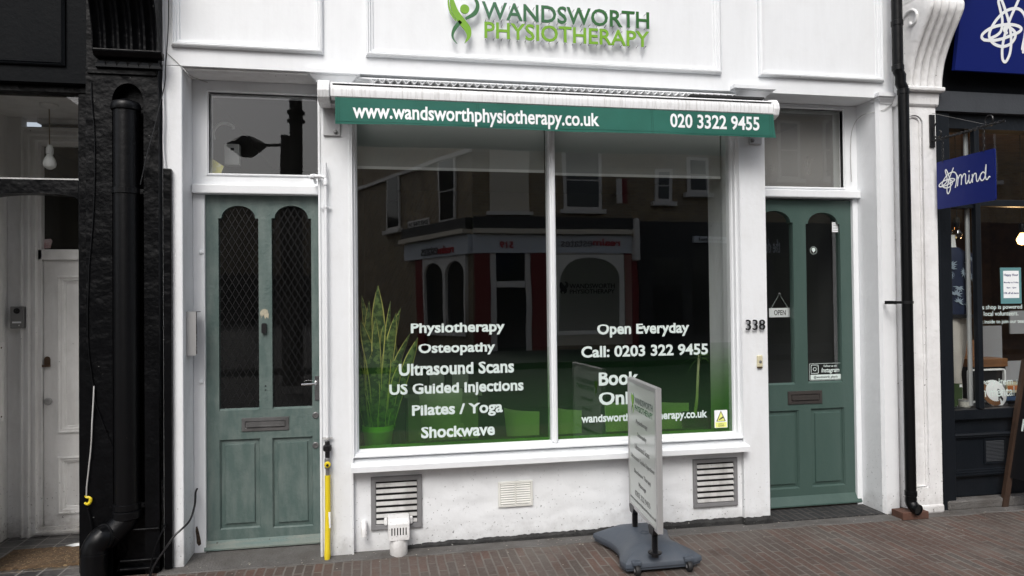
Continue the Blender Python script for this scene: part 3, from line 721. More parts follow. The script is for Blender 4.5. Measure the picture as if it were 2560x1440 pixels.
for i in range(21):
    for py in (22, 57, 70, 104):
        px = 1216 + i*20; dy = (px-1416)*.055
        u, v = FP.uv(px, py+dy); tube(bm, [(u, 0, v), (u, -.034, v)], .0022, 6)
put('stand_off_pins', bm, M['grey_metal'], sg)

# ================================================================ AWNING
zt, zb = 2.487, 2.398
aw = thing('awning', 'white retracted awning cassette with green web address valance over the shop window', 'awning', (1, -.1, zb))
prof = [(0, zt), (-.14, zt+.001), (-.172, zt-.008), (-.190, zt-.03), (-.194, zb+.035), (-.190, zb+.004), (-.182, zb), (-.05, zb-.004), (0, zb+.02)]
def extrude(prof, x0, x1):
    bm = BM(); a = [bm.verts.new((x0, y, z)) for y, z in prof]; b = [bm.verts.new((x1, y, z)) for y, z in prof]; n = len(prof)
    for i in range(n): bm.faces.new((a[i], a[(i+1) % n], b[(i+1) % n], b[i]))
    bm.faces.new(a[::-1]); bm.faces.new(b); return bm
xa, xb = X(826, 220, -.19), X(1932, 255, -.19)
put('cassette', extrude(prof, xa, xb), M['white_metal'], aw, smooth=True)
capp = [(0, zt+.006), (-.13, zt+.010), (-.176, zt-.002), (-.198, zt-.03), (-.202, zb+.03), (-.192, zb-.006), (-.15, zb-.022), (-.04, zb-.02), (0, zb)]
put('end_cap', extrude(capp, X(793, 220, -.19), xa-.004), M['white_metal'], aw, bevel=.006)
put('end_cap', extrude(capp, xb+.002, X(1943, 255, -.17)), M['white_metal'], aw, bevel=.008)
put('lid_gap', bx(xa+.01, xb-.01, -.1945, -.17, zt-.024, zt-.021), M['black'], aw)
bm = BM(); n = 560; xs0, xs1 = -.04, 2.03; A = []
for i in range(n+1):
    x = xs0+(xs1-xs0)*i/n; z = zt+.020+.009*math.cos(2*math.pi*(x-xs0)/.042)
    A.append([bm.verts.new((x, y, z+dz)) for y, dz in ((-.135, 0), (-.135, .003), (-.01, .009), (-.01, .006))])
for i in range(n):
    for k in range(4): bm.faces.new((A[i][k], A[i][(k+1) % 4], A[i+1][(k+1) % 4], A[i+1][k]))
put('corrugated_flashing', bm, M['white_metal'], aw, smooth=True)
put('rubber_seal', bx(X(1725, 225, -.15), X(1908, 230, -.15), -.16, -.02, zt+.004, zt+.016), M['rubber'], aw)
for px, y0, y1, bolts in ((808, 250, 339, ((842, 283), (839, 330))), (1873, 300, 360, ((1881, 351),))):
    x0 = X(px, 300, -.012); w = .088 if px < 1000 else .080
    br = put('bracket', bx(x0, x0+w, -.014, -.001, Z(830 if px < 1000 else 1890, y1, -.014), zb+.03), M['metal_plate'], aw, bevel=.002)
    put('bracket_arm', bx(x0+.012, x0+w-.004, -.12, -.0145, zb-.016, zb-.004), M['metal_plate'], aw)
    for b in bolts:
        p = at(*b, -.014); put('bolt', rev(BM(), (p.x, p.y+.0, p.z), [(.012, 0), (.012, -.003), (.008, -.004), (.008, -.011), (.003, -.012)], 'Y', 12), M['grey_metal'], br)
vx0, vx1 = X(838, 280, -.186), X(1934, 310, -.186); vz0, vz1 = 2.262, zb-.001
def vf(x, z):
    t = (vz1-z)/(vz1-vz0)
    return -.186 - t*(.006 + .007*math.sin(x*5.2+.6) + .0035*math.sin(x*17)) - .002*math.sin(x*9+z*20)*t
def canvas(x0, x1, z0, z1, off, name, mt, th=.0016):
    bm = BM(); nx = max(2, int((x1-x0)/.02)); nzv = max(2, int((z1-z0)/.015)); G = []
    for o in (off-th, off):
        G.append([[bm.verts.new((x0+(x1-x0)*i/nx + (.010*((vz1-(z0+(z1-z0)*j/nzv))/(vz1-vz0))**2 if x1 > vx1-.03 and i == nx else 0), vf(x0+(x1-x0)*i/nx, z0+(z1-z0)*j/nzv)+o, z0+(z1-z0)*j/nzv + (.003*math.sin((x0+(x1-x0)*i/nx)*4.1) if j == 0 else 0))) for j in range(nzv+1)] for i in range(nx+1)])
    for g in G:
        for i in range(nx):
            for j in range(nzv): bm.faces.new((g[i][j], g[i+1][j], g[i+1][j+1], g[i][j+1]))
    return put(name, bm, mt, aw, smooth=True, recalc=False)
val = canvas(vx0, vx1, vz0, vz1, 0, 'valance', M['teal'])
def stitches(segs, name='seam'):
    bm = BM()
    for (xa_, za_, xb_, zb_) in segs:
        k = max(2, int(math.hypot(xb_-xa_, zb_-za_)/.02)); pts = [(xa_+(xb_-xa_)*i/k, za_+(zb_-za_)*i/k) for i in range(k+1)]
        tube(bm, [(x, vf(x, z)-.0022, z) for x, z in pts], .0009, 4, caps=False)
    return put(name, bm, M['teal_dark'], val)
s1, s2 = X(1192, 300, -.19), X(1628, 310, -.19)
stitches([(x, vz0+.001, x, vz1) for x in (vx0+.010, vx0+.022, s1, s1+.010, s2, s2+.010, vx1-.012, vx1-.026)]); stitches([(vx0, vz0+.011, vx1, vz0+.011)], 'hem')
VP_ = front(-.190)
for s, L, R, T, B in (('www.wandsworthphysiotherapy.co.uk', 882, 1497, 271.5, 316.5), ('020 3322 9455', 1675, 1899, 287.5, 323)):
    bm = text_px(s, VP_, L, R, T, B, c0=.0, c1=.0008, bold=.022, xh=None if s[0] == '0' else .70)
    for v in bm.verts: v.co.y = vf(v.co.x, v.co.z) - .0024 - (.0006 if v.co.y < -.1904 else 0)
    put('valance_lettering', bm, M['pure_white'], val)

# ================================================================ SMALL THINGS ON THE FRONT
NP = front(-.012)
put('house_number', text_px('338', NP, 1864, 1912, 799, 825, c0=-.0, c1=.006, bold=.004), M['black'], label='black raised house number 338 on the white pilaster', cat='number')
st = thing('doorbell', 'small yellowed ivory doorbell push on the white pilaster below the number', 'doorbell', at(1897, 917, 0))
x0, x1, z0, z1 = X(1891, 900), X(1904, 900), Z(1897, 917), Z(1897, 888)
put('bell_case', bx(x0, x1, -.016, -.0005, z0, z1), M['ivory'], st, bevel=.005)
put('bell_push', rev(BM(), ((x0+x1)/2, -.016, z0+(z1-z0)*.45), [(.009, 0), (.008, -.003), (.003, -.004)], 'Y', 16), M['grey_metal'], st)
put('bell_base', bx(x0+.002, x1-.002, -.014, -.0005, z0-.006, z0-.0005), M['brass_old'], st)
def vent(label, x0, x1, z0, z1, fr, nl, fm, lm, grp, y=.028):
    t = thing('vent_grille', label, 'vent', ((x0+x1)/2, y, z0), grp)
    put('vent_frame', rings(BM(), x0, x1, z0, z1, [(0, y+.001), (.001, y-.012), (.004, y-.014), (fr-.003, y-.013), (fr, y-.008), (fr, y+.025)]), fm, t)
    put('vent_backing', bx(x0+fr, x1-fr, y-.0005, y+.003, z0+fr, z1-fr), M['inside_black'], t)
    a, b, c, d = x0+fr+.001, x1-fr-.001, z0+fr, z1-fr; h = (d-c)/nl
    for i in range(nl):
        z = c+i*h; put('louvre', extrude([(y-.001, z+h*.70), (y-.012, z+h*.24), (y-.012, z+h*.14), (y-.001, z+h*.60)], a, b), lm, t)
    return t
vent('large grey framed louvred vent beside the left pilaster, above the white drain hopper', X(927, 1260), X(1056, 1256), Z(991, 1325), Z(991, 1192), .0275, 7, M['grey_frame'], M['louvre'], 'grey framed vents in the stall riser')
vent('smaller grey framed louvred vent between the pavement sign and the right pilaster', X(1737, 1210), X(1848, 1205), Z(1793, 1269), Z(1793, 1148), .024, 7, M['grey_frame'], M['louvre'], 'grey framed vents in the stall riser')
x0, x1, z0, z1 = X(1247, 1237), X(1334, 1235), Z(1290, 1269), Z(1290, 1205)
t = thing('small_vent', 'small cream plastic twin column vent in the middle of the stall riser', 'vent', ((x0+x1)/2, .028, z0)); y = .026
put('vent_frame', rings(BM(), x0, x1, z0, z1, [(0, y), (.001, y-.008), (.011, y-.009), (.012, y-.002)], centre=True), M['cream_vent'], t)
xm = (x0+x1)/2; put('vent_frame', bx(xm-.003, xm+.003, y-.008, y-.0025, z0+.012, z1-.012), M['cream_vent'], t)
for a, b in ((x0+.015, xm-.005), (xm+.005, x1-.015)):
    for i in range(9):
        z = z0+.016+(z1-z0-.032)*i/8.5; put('louvre', extrude([(y-.0025, z+.010), (y-.008, z+.003), (y-.008, z+.001), (y-.0025, z+.004)], a, b), M['cream_vent'], t)
        put('slot', bx(a, b, y-.003, y-.0022, z-.002, z+.001), M['inside_black'], t)
# gas riser
gx = X(817, 900, -.03); Yp = -.03
gp = thing('gas_pipe', 'thin white riser pipe ending in black coupling and yellow sleeve on the left pilaster', 'pipe', (gx, Yp, 0))
zt_ = Z(815, 443, Yp)
put('riser', tube(BM(), [(X(786, 443, .10), .17, zt_+.002), (X(786, 443, .03), .03, zt_+.004), (X(792, 443, Yp), Yp, zt_+.004), (gx-.02, Yp, zt_+.002), (gx-.004, Yp, zt_-.006), (gx, Yp, zt_-.03), (gx, Yp, Z(817, 1100, Yp))], .0078, 12, 5), M['white'], gp, smooth=True)
bm = rev(BM(), (gx, Yp, zt_-.028), [(.0125, -.014), (.0125, .012), (.009, .02)], 'Z', 14); merge(bm, tube(BM(), [(gx-.055, Yp+.003, zt_+.004), (gx-.075, Yp+.02, zt_+.004)], .014, 12)); merge(bm, tube(BM(), [(gx-.06, Yp, zt_+.004), (gx-.022, Yp, zt_+.002)], .0108, 12))
put('elbow', bm, M['white'], gp, smooth=True)
for py in (517, 1096):
    z = Z(817, py, Yp); bm = rev(BM(), (gx, Yp, z), [(.0115, -.006), (.0115, .006)], 'Z', 14); merge(bm, bx(gx-.026, gx+.026, Yp+.008, Yp+.016, z-.004, z+.004)); merge(bm, bx(gx-.006, gx+.006, Yp+.010, -.001, z-.004, z+.004))
    put('pipe_clip', bm, M['white'] if py < 900 else M['louvre'], gp)
zz = lambda py: Z(817, py, Yp)
put('coupling', rev(BM(), (gx, Yp, 0), [(.0125, zz(1145)), (.0125, zz(1128)), (.021, zz(1127)), (.023, zz(1121)), (.022, zz(1114)), (.014, zz(1112)), (.0125, zz(1104))], 'Z', 16), M['black'], gp, smooth=True)
bm = rev(BM(), (gx, Yp, 0), [(.0105, zz(1190)), (.0105, zz(1172)), (.015, zz(1171)), (.016, zz(1160)), (.015, zz(1147)), (.013, zz(1144))], 'Z', 12); put('valve_body', bm, M['grey_metal'], gp)
vk = put('valve_knob', rev(BM(), (gx+.001, Yp-.014, zz(1160)), [(.016, 0), (.017, -.006), (.013, -.010)], 'Y', 20), M['yellow'], gp)
put('knob_centre', rev(BM(), (gx+.001, Yp-.0245, zz(1161)), [(.0075, 0), (.006, -.003)], 'Y', 12), M['black'], vk)
gb_ = gnd(815, 1405)
put('yellow_sleeve', tube(BM(), [(gx, Yp, zz(1188)), (gx, Yp-.004, zz(1280)), (gx-.003, Yp-.012, zz(1372)), (gx-.003, Yp-.013, zz(1376)), (gx-.003, Yp-.015, zz(1388)), (gx-.004, Yp-.018, .003)], [.0145, .0145, .0145, .0165, .0165, .0135], 16), M['yellow'], gp, smooth=True)
lbm = BM(); p0 = zz(1278), zz(1318)
put('pipe_label', shape([rect(gx+.004, gx+.0145, p0[1], p0[0])], front(Yp-.0175), 0, .001), M['pure_white'], gp)
# drain hopper
dx, dy = X(997, 1330, -.03), -.035
dr = thing('drain_hopper', 'white slotted drain hopper on a short pipe at the foot of the stall riser', 'drain', (dx, dy, 0))
put('drain_pipe', rev(BM(), (X(997, 1375, -.05), dy-.005, 0), [(.046, 0.0), (.047, .004), (.047, .085), (.044, .09), (.044, .105)], 'Z', 28), M['white_plaster'], dr, smooth=True)
hx0, hx1 = X(972, 1330, -.08), X(1023, 1330, -.08); hz0, hz1 = Z(997, 1350, -.08), Z(997, 1311, -.08); hm = (hx0+hx1)/2
sl_ = [rrect(hx0, hx1, hz0, hz1, .005)]
for i in range(6): c = hm+(i-2.5)*.0148; sl_.append(rrect(c-.0030, c+.0030, hz0+.024, hz0+.066, .0028))
put('slotted_plate', shape(sl_, front(-.084), -.004, .003), M['white_plaster'], dr)
put('hopper_void', bx(hx0+.006, hx1-.006, -.079, -.074, hz0+.01, hz1-.004), M['inside_black'], dr)
bm = BM(); n = 10
prof_ = [(-.0735, hz0+.002), (-.0735, hz1), (-.05, hz1+.022), (.0, hz1+.030), (.030, hz1+.026), (.030, hz0+.01)]
merge(bm, extrude(prof_, hx0-.004, hx1+.004)); merge(bm, bx(hx0-.024, hx0-.005, .004, .029, hz1-.03, hz1+.012)); merge(bm, bx(hx1+.005, hx1+.024, .004, .029, hz1-.03, hz1+.012))
put('hopper_body', bm, M['white_plaster'], dr, bevel=.008)
so_ = thing('overflow_stub', 'small white downturned overflow pipe stub left of the drain hopper', 'pipe', at(911, 1320, .02))
a = at(910, 1312, .0)
put('stub_pipe', tube(BM(), [(a.x, .045, a.z+.003), (a.x, .0, a.z+.002), (a.x, -.022, a.z-.008), (a.x+.001, -.028, a.z-.03), (a.x+.001, -.028, a.z-.052)], .0155, 14, 4), M['white_plaster'], so_, smooth=True)
put('stub_mouth', rev(BM(), (a.x+.001, -.028, a.z-.0535), [(.0125, 0), (.0125, .001)], 'Z', 14), M['inside_black'], so_)
# intercom in the left reveal
ix0, ix1, iy0, iy1 = RL-.0, X(490, 830, .055), .055, .155
iz0, iz1 = Z(480, 889, .055), Z(480, 779, .055)
it = thing('door_intercom', 'silver hooded door intercom with call buttons on the left doorway reveal', 'intercom', (ix0, iy0, iz0))
put('intercom_hood', bx(ix0+.001, ix1, iy0, iy0+.004, iz0, iz1), M['steel'], it)
bm = bx(ix0+.001, ix1, iy0+.0045, iy1, iz1-.004, iz1); box(bm, ix0+.001, ix1-.018, iy0+.0045, iy1, iz0+.002, iz1-.0045)
put('intercom_case', bm, M['black'], it)
bm = BM()
for i in range(5): z = iz0+.022+i*.0185; box(bm, ix1-.018, ix1-.013, iy0+.03, iy0+.075, z, z+.012)
put('call_buttons', bm, M['steel'], it)
put('speaker_grille', bx(ix1-.018, ix1-.014, iy0+.03, iy0+.075, iz1-.11, iz1-.02), M['grey_metal'], it)
for i, py in enumerate((631, 955)):
    p = at(503, py, YD-.022); put('door_button', rev(BM(), (p.x, YD-.022, p.z), [(.013, 0), (.012, -.005), (.006, -.009), (.002, -.010)], 'Y', 18), M['white'], label=('white round painted button high on the left door jamb' if i == 0 else 'white round painted button lower on the left door jamb, below the intercom'), cat='button', group='painted buttons on the door jamb')
# cables and trunking
put('cable_trunking', bx(X(409, 900, -.03), X(429, 900, -.03), -.032, -.001, .01, Z(418, 421, -.03)), M['black_gloss'], label='black vertical cable trunking against the white pier', cat='trunking', bevel=.004)
def cable(name, pts, r, mt, label, Ys=-.03, sm=5, cat='cable', **k):
    P = [at(p[0], p[1], p[2] if len(p) > 2 else Ys) for p in pts]
    return put(name, tube(BM(), P, r, 8, sm), mt, label=label, cat=cat, smooth=True, **k)
cable('black_cable', [(421, -30), (421, 60), (414, 165), (413, 200), (402, 255), (386, 320), (369, 382), (358, 430), (351, 462)], .0028, M['black'], 'thin black cable slanting from the white fascia edge down to the black soil pipe', -.075)
cable('white_cable', [(407, -30), (408, 60), (411, 130), (407, 200), (409, 290), (408, 360), (412, 421)], .0030, M['white'], 'thin white painted cable clipped down the left edge of the white pier', -.02)
cable('white_wire', [(418, 133, -.004), (440, 153, -.004), (457, 170, -.004), (474, 188, .02), (496, 198, .18), (519, 206, .19)], .0024, M['louvre'], 'dirty white wire crossing the soffit above the left door', 0)
cable('low_cable', [(493, 1222, .16), (489, 1232, .13), (487, 1262, .07), (475, 1300, .0), (455, 1322, -.05), (434, 1342, -.07), (404, 1385, -.085), (385, 1415, -.09), (372, 1450, -.09)], .0052, M['black'], 'black cable looping from the left door reveal down across the foot of the black pilaster')
cable('black_pilaster_cable', [(414, 1310, -.04), (409, 1322, -.07), (396, 1350, -.08), (384, 1382, -.085), (376, 1420, -.09), (374, 1450, -.09)], .0045, M['black_pipe'], 'black cable leaving the trunking foot and running down to the pavement')
cable('corner_wire', [(2247, 205, -.05), (2248, 225, -.045), (2232, 258, -.01), (2205, 276, -.004), (2170, 283, .06), (2150, 292, .13), (2136, 310, .18), (2128, 340, .185), (2127, 400, .185), (2129, 455, .185)], .0022, M['louvre'], 'thin pale wire looping from the downpipe bend across the right door reveal')
# ================================================================ PAVEMENT SIGN
ps = thing('pavement_sign', 'grey framed swing pavement sign listing treatments on a blue grey wheeled base', 'pavement sign', (1.36, -.33, 0))
bx0, bx1, by0, by1 = 1.150, 1.580, -.580, -.075
def base_outline(t):       # t: 0 rim .. 1 crown ; concave long sides, straight ends
    o = []; n = 12
    i0 = .035*t
    def side(xa, ya, xb, yb, bow, nn):
        for i in range(nn):
            s = i/nn; o.append((xa+(xb-xa)*s + bow[0]*math.sin(math.pi*s)**1.2, ya+(yb-ya)*s + bow[1]*math.sin(math.pi*s)**1.2))
    x0, x1, y0, y1 = bx0, bx1, by0, by1
    side(x0+.02, y0, x1-.02, y0, (0, .0), 8); side(x1, y0+.03, x1+.0, y1-.03, (-.055, 0), n); side(x1-.03, y1, x0+.03, y1, (0, 0), 8); side(x0, y1-.03, x0, y0+.03, (.055, 0), n)
    return o
bm = BM(); O = base_outline(0); cxb, cyb = (bx0+bx1)/2, (by0+by1)/2
def lay(k, z, dz=0):
    out = []
    for x, y in O:
        out.append((cxb+(x-cxb)*k[0], cyb+(y-cyb)*k[1], z))
    return out
LV = [lay((.93, .94), .016), lay((.97, .975), .020), lay((.975, .98), .030), lay((1, 1), .034), lay((1, 1), .052), lay((.985, .985), .058), lay((.80, .84), .082), lay((.52, .72), .108), lay((.30, .62), .116), lay((.12, .4), .118)]
R_ = [[bm.verts.new(p) for p in L_] for L_ in LV]; n = len(O)
for i in range(len(R_)-1):
    for k in range(n): bm.faces.new((R_[i][k], R_[i][(k+1) % n], R_[i+1][(k+1) % n], R_[i+1][k]))
bm.faces.new(R_[0][::-1]); bm.faces.new(R_[-1])
base = put('base', bm, M['sign_base'], ps, smooth=True)
rr_ = rev(BM(), (1.362, -.33, .1165), [(.026, 0), (.026, .004), (.020, .005), (.019, .002), (.003, .002)], 'Z', 24)
put('filler_cap', rr_, M['sign_base'], base)
bm = BM()
for pts in ([(1.19, -.52, .068), (1.27, -.44, .101), (1.42, -.44, .101), (1.53, -.52, .072)], [(1.22, -.12, .074), (1.29, -.2, .101), (1.43, -.2, .101), (1.51, -.12, .074)]):
    tube(bm, pts, .0022, 5)
put('moulded_groove', bm, M['rubber'], base)
for px_, py_ in ((1.225, -.588), (1.495, -.588)):
    w = put('wheel', rev(BM(), (px_-.012, py_, .026), [(.010, 0), (.024, .001), (.026, .006), (.026, .018), (.024, .023), (.010, .024)], 'X', 20), M['rubber'], ps, smooth=True)
    put('wheel_hub', rev(BM(), (px_-.0135, py_, .026), [(.009, 0), (.008, .001)], 'X', 12), M['alu'], w)
    put('wheel_guard', bx(px_-.024, px_+.024, py_-.004, py_+.03, .046, .068), M['sign_base'], ps, bevel=.006)
pxs = 1.335                         # board stands in the plane X = pxs
for y, xx in ((-.225, 1.350), (-.585, 1.318)):
    pr2 = []
    for i in range(22): z = .105+.0048*i; pr2 += [(.0165, z), (.0125, z+.0024)]
    sp_ = put('spring_post', rev(BM(), (xx, y, 0), [(.019, .085)] + pr2 + [(.0165, .212)], 'Z', 18), M['black'], ps)
    put('post_collar', extrude([(y-.034, .235), (y-.034, .222), (y-.02, .195), (y+.02, .195), (y+.034, .222), (y+.034, .235)], xx-.020, xx+.020), M['black'], sp_)
    put('post_socket', rev(BM(), (xx, y, .103), [(.034, 0), (.034, .006), (.024, .007)], 'Z', 20), M['black'], base)
pF = Vector((1.345, -.160, 0)); pN = Vector((1.303, -.672, 0)); BWd = (pN-pF).length
bz0, bz1 = .222, .920
SP = Plane(pF, pN-pF, (0, 0, 1))      # visible face looks left
SB = Plane(pN + SP.n*-.020, pF-pN, (0, 0, 1))
u0, u1 = 0, BWd
bm = BM(); obox(bm, SP, .008, BWd-.008, bz0+.008, bz1-.008, -.018, -.001); bd = put('board', bm, M['alu'], ps)
def frame_on(plane, name, parent):
    bm = BM(); R3 = []
    for ins, c in [(0, -.0095), (0, .002), (.003, .005), (.020, .005), (.023, .0005), (.023, -.002)]:
        R3.append([bm.verts.new(plane.pt(*p, c)) for p in ((u0+ins, bz0+ins), (u1-ins, bz0+ins), (u1-ins, bz1-ins), (u0+ins, bz1-ins))])
    for i in range(len(R3)-1):
        for k in range(4): bm.faces.new((R3[i][k], R3[i][(k+1) % 4], R3[i+1][(k+1) % 4], R3[i+1][k]))
    return put(name, bm, M['alu'], parent)
frame_on(SP, 'snap_frame', ps); frame_on(SB, 'snap_frame', ps)
sheet = put('poster_sheet', shape([rect(u0+.022, u1-.022, bz0+.022, bz1-.022)], SP, .001, .002), M['poster'], ps)
M['print_grey'] = flat('grey_print', (.09, .09, .09), .5); M['print_dark'] = flat('dark_print', (.03, .06, .05), .5)
uw = u1-u0-.044; um = (u0+u1)/2; H0, H1 = bz0+.022, bz1-.022
fy = lambda t: H1-(H1-H0)*t
c1_ = canon(945, -45); c2_ = canon(2345, 325)
def poster_map(cx, cz):
    a, b = canon(cx, cz); s = (uw*.80)/(c2_[0]-c1_[0]); return (um-uw*.40+(a-c1_[0])*s, fy(.155)+(b-.5*(c1_[1]+c2_[1]))*s*1.25)
for i, (pts, wid, mt) in enumerate(STROKES):
    s = abs(poster_map(*pts[1])[1]-poster_map(pts[1][0], pts[1][1]+10)[1])/10
    put('emblem_stroke', shape([ribbon([poster_map(*p) for p in pts], [w*s for w in wid])], SP, .0022, .0027), M[mt], sheet)
h = poster_map(1062, 65); put('emblem_head', shape([circ(h[0], h[1], 32*.0008)], SP, .0022, .0027), M['letter_lime'], sheet)
tx0 = um-uw*.40+uw*.80*.175; tx1 = um+uw*.42
put('poster_heading', textbm('WANDSWORTH', SP, tx0, tx1, fy(.155), fy(.105), c0=.0022, c1=.0027, bold=.012), M['print_dark'], sheet)
put('poster_heading', textbm('PHYSIOTHERAPY', SP, tx0, tx1, fy(.215), fy(.168), c0=.0022, c1=.0027, bold=.012), M['letter_dark'], sheet)
for s, t, w, hh in (('Physiotherapy', .305, .44, .036), ('Osteopathy', .405, .36, .036), ('Ultrasound Scans', .505, .56, .036), ('Ultrasound Guided Injections', .605, .90, .036), ('Shockwave Therapy', .715, .64, .036), ('Massage', .80, .28, .036), ('0203 322 9455', .885, .58, .034), ('www.wandsworthphysiotherapy.co.uk', .95, .98, .026)):
    put('poster_lettering', textbm(s, SP, um-uw*w/2, um+uw*w/2, fy(t+hh*.64), fy(t-hh*.64), c0=.0022, c1=.0027, bold=.010), M['print_grey'], sheet)

# ================================================================ BEHIND THE SHOP WINDOW
for i, (a, b, py, cx, nm) in enumerate(((PX[0][0]-.01, PX[0][1]+.0, 427, 1130, 'left'), (PX[1][0]+.005, PX[1][1]-.01, 443, 1600, 'right'))):
    yb = .165; zb_ = Z(cx, py, yb)
    t = thing('roller_blind', 'grey roller blind pulled a little way down behind the %s window pane' % nm, 'blind', ((a+b)/2, yb, zb_), 'roller blinds in the shop window')
    put('blind_fabric', bx(a, b, yb, yb+.002, zb_+.016, 2.56), M['blind'], t); put('bottom_bar', bx(a, b, yb-.004, yb+.006, zb_, zb_+.0155), M['blind_bar'], t)
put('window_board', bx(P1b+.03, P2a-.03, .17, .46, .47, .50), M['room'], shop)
def leafblade(bm, uvl, base, tip, w, bend, twist, fold=.25, n=12):
    base, tip = Vector(base), Vector(tip); d = tip-base; L_ = []
    side = Vector((math.cos(twist), math.sin(twist), 0))
    for i in range(n+1):
        t = i/n; p = base + d*t + Vector(bend)*math.sin(math.pi*t)*(1-.3*t)
        a = twist + .9*t*(1 if w > .045 else -1)*.6
        s = Vector((math.cos(a), math.sin(a), 0)); nn = Vector((-s.y, s.x, 0))
        ww = w/2*(.55+.9*t if t < .5 else 1.0)*(1 if t < .72 else max(.02, 1-((t-.72)/.28)**1.8))
        L_.append([(bm.verts.new(p - s*ww + nn*fold*ww), 0.0), (bm.verts.new(p - s*ww*.5 + nn*fold*ww*.2), .25), (bm.verts.new(p), .5), (bm.verts.new(p + s*ww*.5 + nn*fold*ww*.2), .75), (bm.verts.new(p + s*ww + nn*fold*ww), 1.0)])
    for i in range(n):
        for k in range(4):
            q_ = (L_[i][k], L_[i][k+1], L_[i+1][k+1], L_[i+1][k]); f = bm.faces.new([x[0] for x in q_])
            for lp, x in zip(f.loops, q_): lp[uvl].uv = (x[1], i/n)
pY = .285
pb = at(946, 1125, pY); pt_ = at(946, 1062, pY)
pl_ = thing('snake_plant', 'tall snake plant with yellow edged leaves in a lime pot behind the left pane', 'plant', (pb.x, pY, .50))
M['lime_pot'] = flat('lime_pot', (.80, .88, .45), .35)
pot = rev(BM(), (pb.x, pY, 0), [(.068, .502), (.072, .506), (.084, .60), (.0905, pt_.z-.03), (.0905, pt_.z), (.084, pt_.z), (.082, pt_.z-.02), (.002, pt_.z-.022)], 'Z', 36)
put('pot', pot, M['lime_pot'], pl_, smooth=True)
tips = [(945, 713, .050, 0), (904, 738, .032, .3), (923, 752, .036, 1.2), (938, 792, .034, .5), (976, 752, .036, 2.2), (1002, 768, .034, 1), (990, 782, .038, .2), (1045, 843, .040, .5), (1026, 832, .034, 1.4), (1022, 925, .030, .3), (902, 800, .042, .6), (899, 862, .036, 1.0), (918, 830, .040, .2), (960, 806, .046, .1), (936, 866, .044, 2.5), (972, 850, .042, .4), (990, 858, .034, .9), (900, 905, .034, .2), (948, 900, .040, 1.9), (925, 930, .038, .3), (968, 930, .036, 2.8), (1004, 900, .032, .6), (912, 965, .030, .8)]
bm = BM(); uvl = bm.loops.layers.uv.new('UVMap')
for i, (px, py, w, tw) in enumerate(tips):
    a = i*2.4; r = .015+.045*((i*37) % 10)/10; yy = pY + .05*math.sin(i*1.7)
    tip = at(px, py, yy); b = (pb.x+(tip.x-pb.x)*.35+r*math.cos(a)*.5, pY+r*math.sin(a)*.7, pt_.z-.02)
    bd_ = ((tip.x-pb.x)*-.18 + .034*math.sin(i*2.1), .03*math.cos(i), .0)
    leafblade(bm, uvl, b, tip, w*1.6, bd_, (tw*.35-.3), .3, 16)
put('leaves', bm, M['leaf'], pl_, smooth=True, recalc=False)
# small palm at right
qY = .62; qb = at(1737, 1090, qY)
pm = thing('palm_plant', 'thin stemmed palm with narrow drooping leaves behind the right window pane', 'plant', (qb.x, qY, .05))
put('pot', rev(BM(), (qb.x, qY, 0), [(.06, .055), (.07, .06), (.085, .52), (.092, .57), (.085, .57), (.003, .55)], 'Z', 28), M['sign_base'], pm, smooth=True)
hd = at(1748, 888, qY)
put('stem', tube(BM(), [(qb.x, qY, .55), at(1742, 1000, qY), at(1745, 930, qY), hd], [.011, .010, .009, .008], 8, 4), M['ivory'], pm, smooth=True)
bm = BM(); uvl = bm.loops.layers.uv.new('UVMap')
for i in range(34):
    a = i*2.399; el = .1+.9*((i*7) % 11)/11; L_ = .11+.09*((i*5) % 7)/7
    dx_, dz_ = math.cos(a)*math.cos(el)*L_, math.sin(el)*L_*.9; dy_ = math.sin(a)*math.cos(el)*L_
    base_ = hd + Vector((0, 0, -.01*(i % 5)))
    n = 7; side = Vector((-math.sin(a), math.cos(a), .4)).normalized()*.0045; L2 = []
    for j in range(n+1):
        t = j/n; p = base_ + Vector((dx_*t, dy_*t, dz_*t - .55*L_*t*t*(1.2-el)))
        L2.append((bm.verts.new(p-side*(1-t*.9)), bm.verts.new(p+side*(1-t*.9))))
    for j in range(n): bm.faces.new((L2[j][0], L2[j][1], L2[j+1][1], L2[j+1][0]))
put('leaves', bm, M['leaf_plain'], pm, recalc=False)
# white chairs
M['chair_white'] = flat('white_chair_shell', (.80, .82, .80), .45)
def chair(lab, px, py, Y, rz):
    p = at(px, py, Y); top = p.z; t = thing('chair', lab, 'chair', (0, 0, 0), 'white chairs inside the shop')
    w = .30; bm = BM(); n = 10; sh = []
    for i in range(n+1):
        u = -w/2+w*i/n; cz = .05*math.cos(u/w*math.pi)
        sh.append([bm.verts.new((u*(.86+.14*(j/6)), cz+.02*(j/6)-.03, .40+(.30)*j/6)) for j in range(7)])
    for i in range(n):
        for j in range(6): bm.faces.new((sh[i][j], sh[i+1][j], sh[i+1][j+1], sh[i][j+1]))
    bmesh.ops.solidify(bm, geom=bm.faces[:], thickness=.010); put('backrest', bm, M['chair_white'], t, smooth=True)
    put('seat', bx(-w/2, w/2, -.36, .01, .385, .400), M['chair_white'], t, bevel=.01)
    for sx_ in (-1, 1):
        for sy_ in (-.33, -.02): put('leg', tube(BM(), [(sx_*(w/2-.03), sy_, .385), (sx_*(w/2), sy_+(.03 if sy_ > -.1 else -.03), .0)], .009, 8), M['alu'], t)
    t.location = (p.x, Y, top-.70 if top-.70 > -.2 else .05); t.rotation_euler = (0, 0, rz); return t
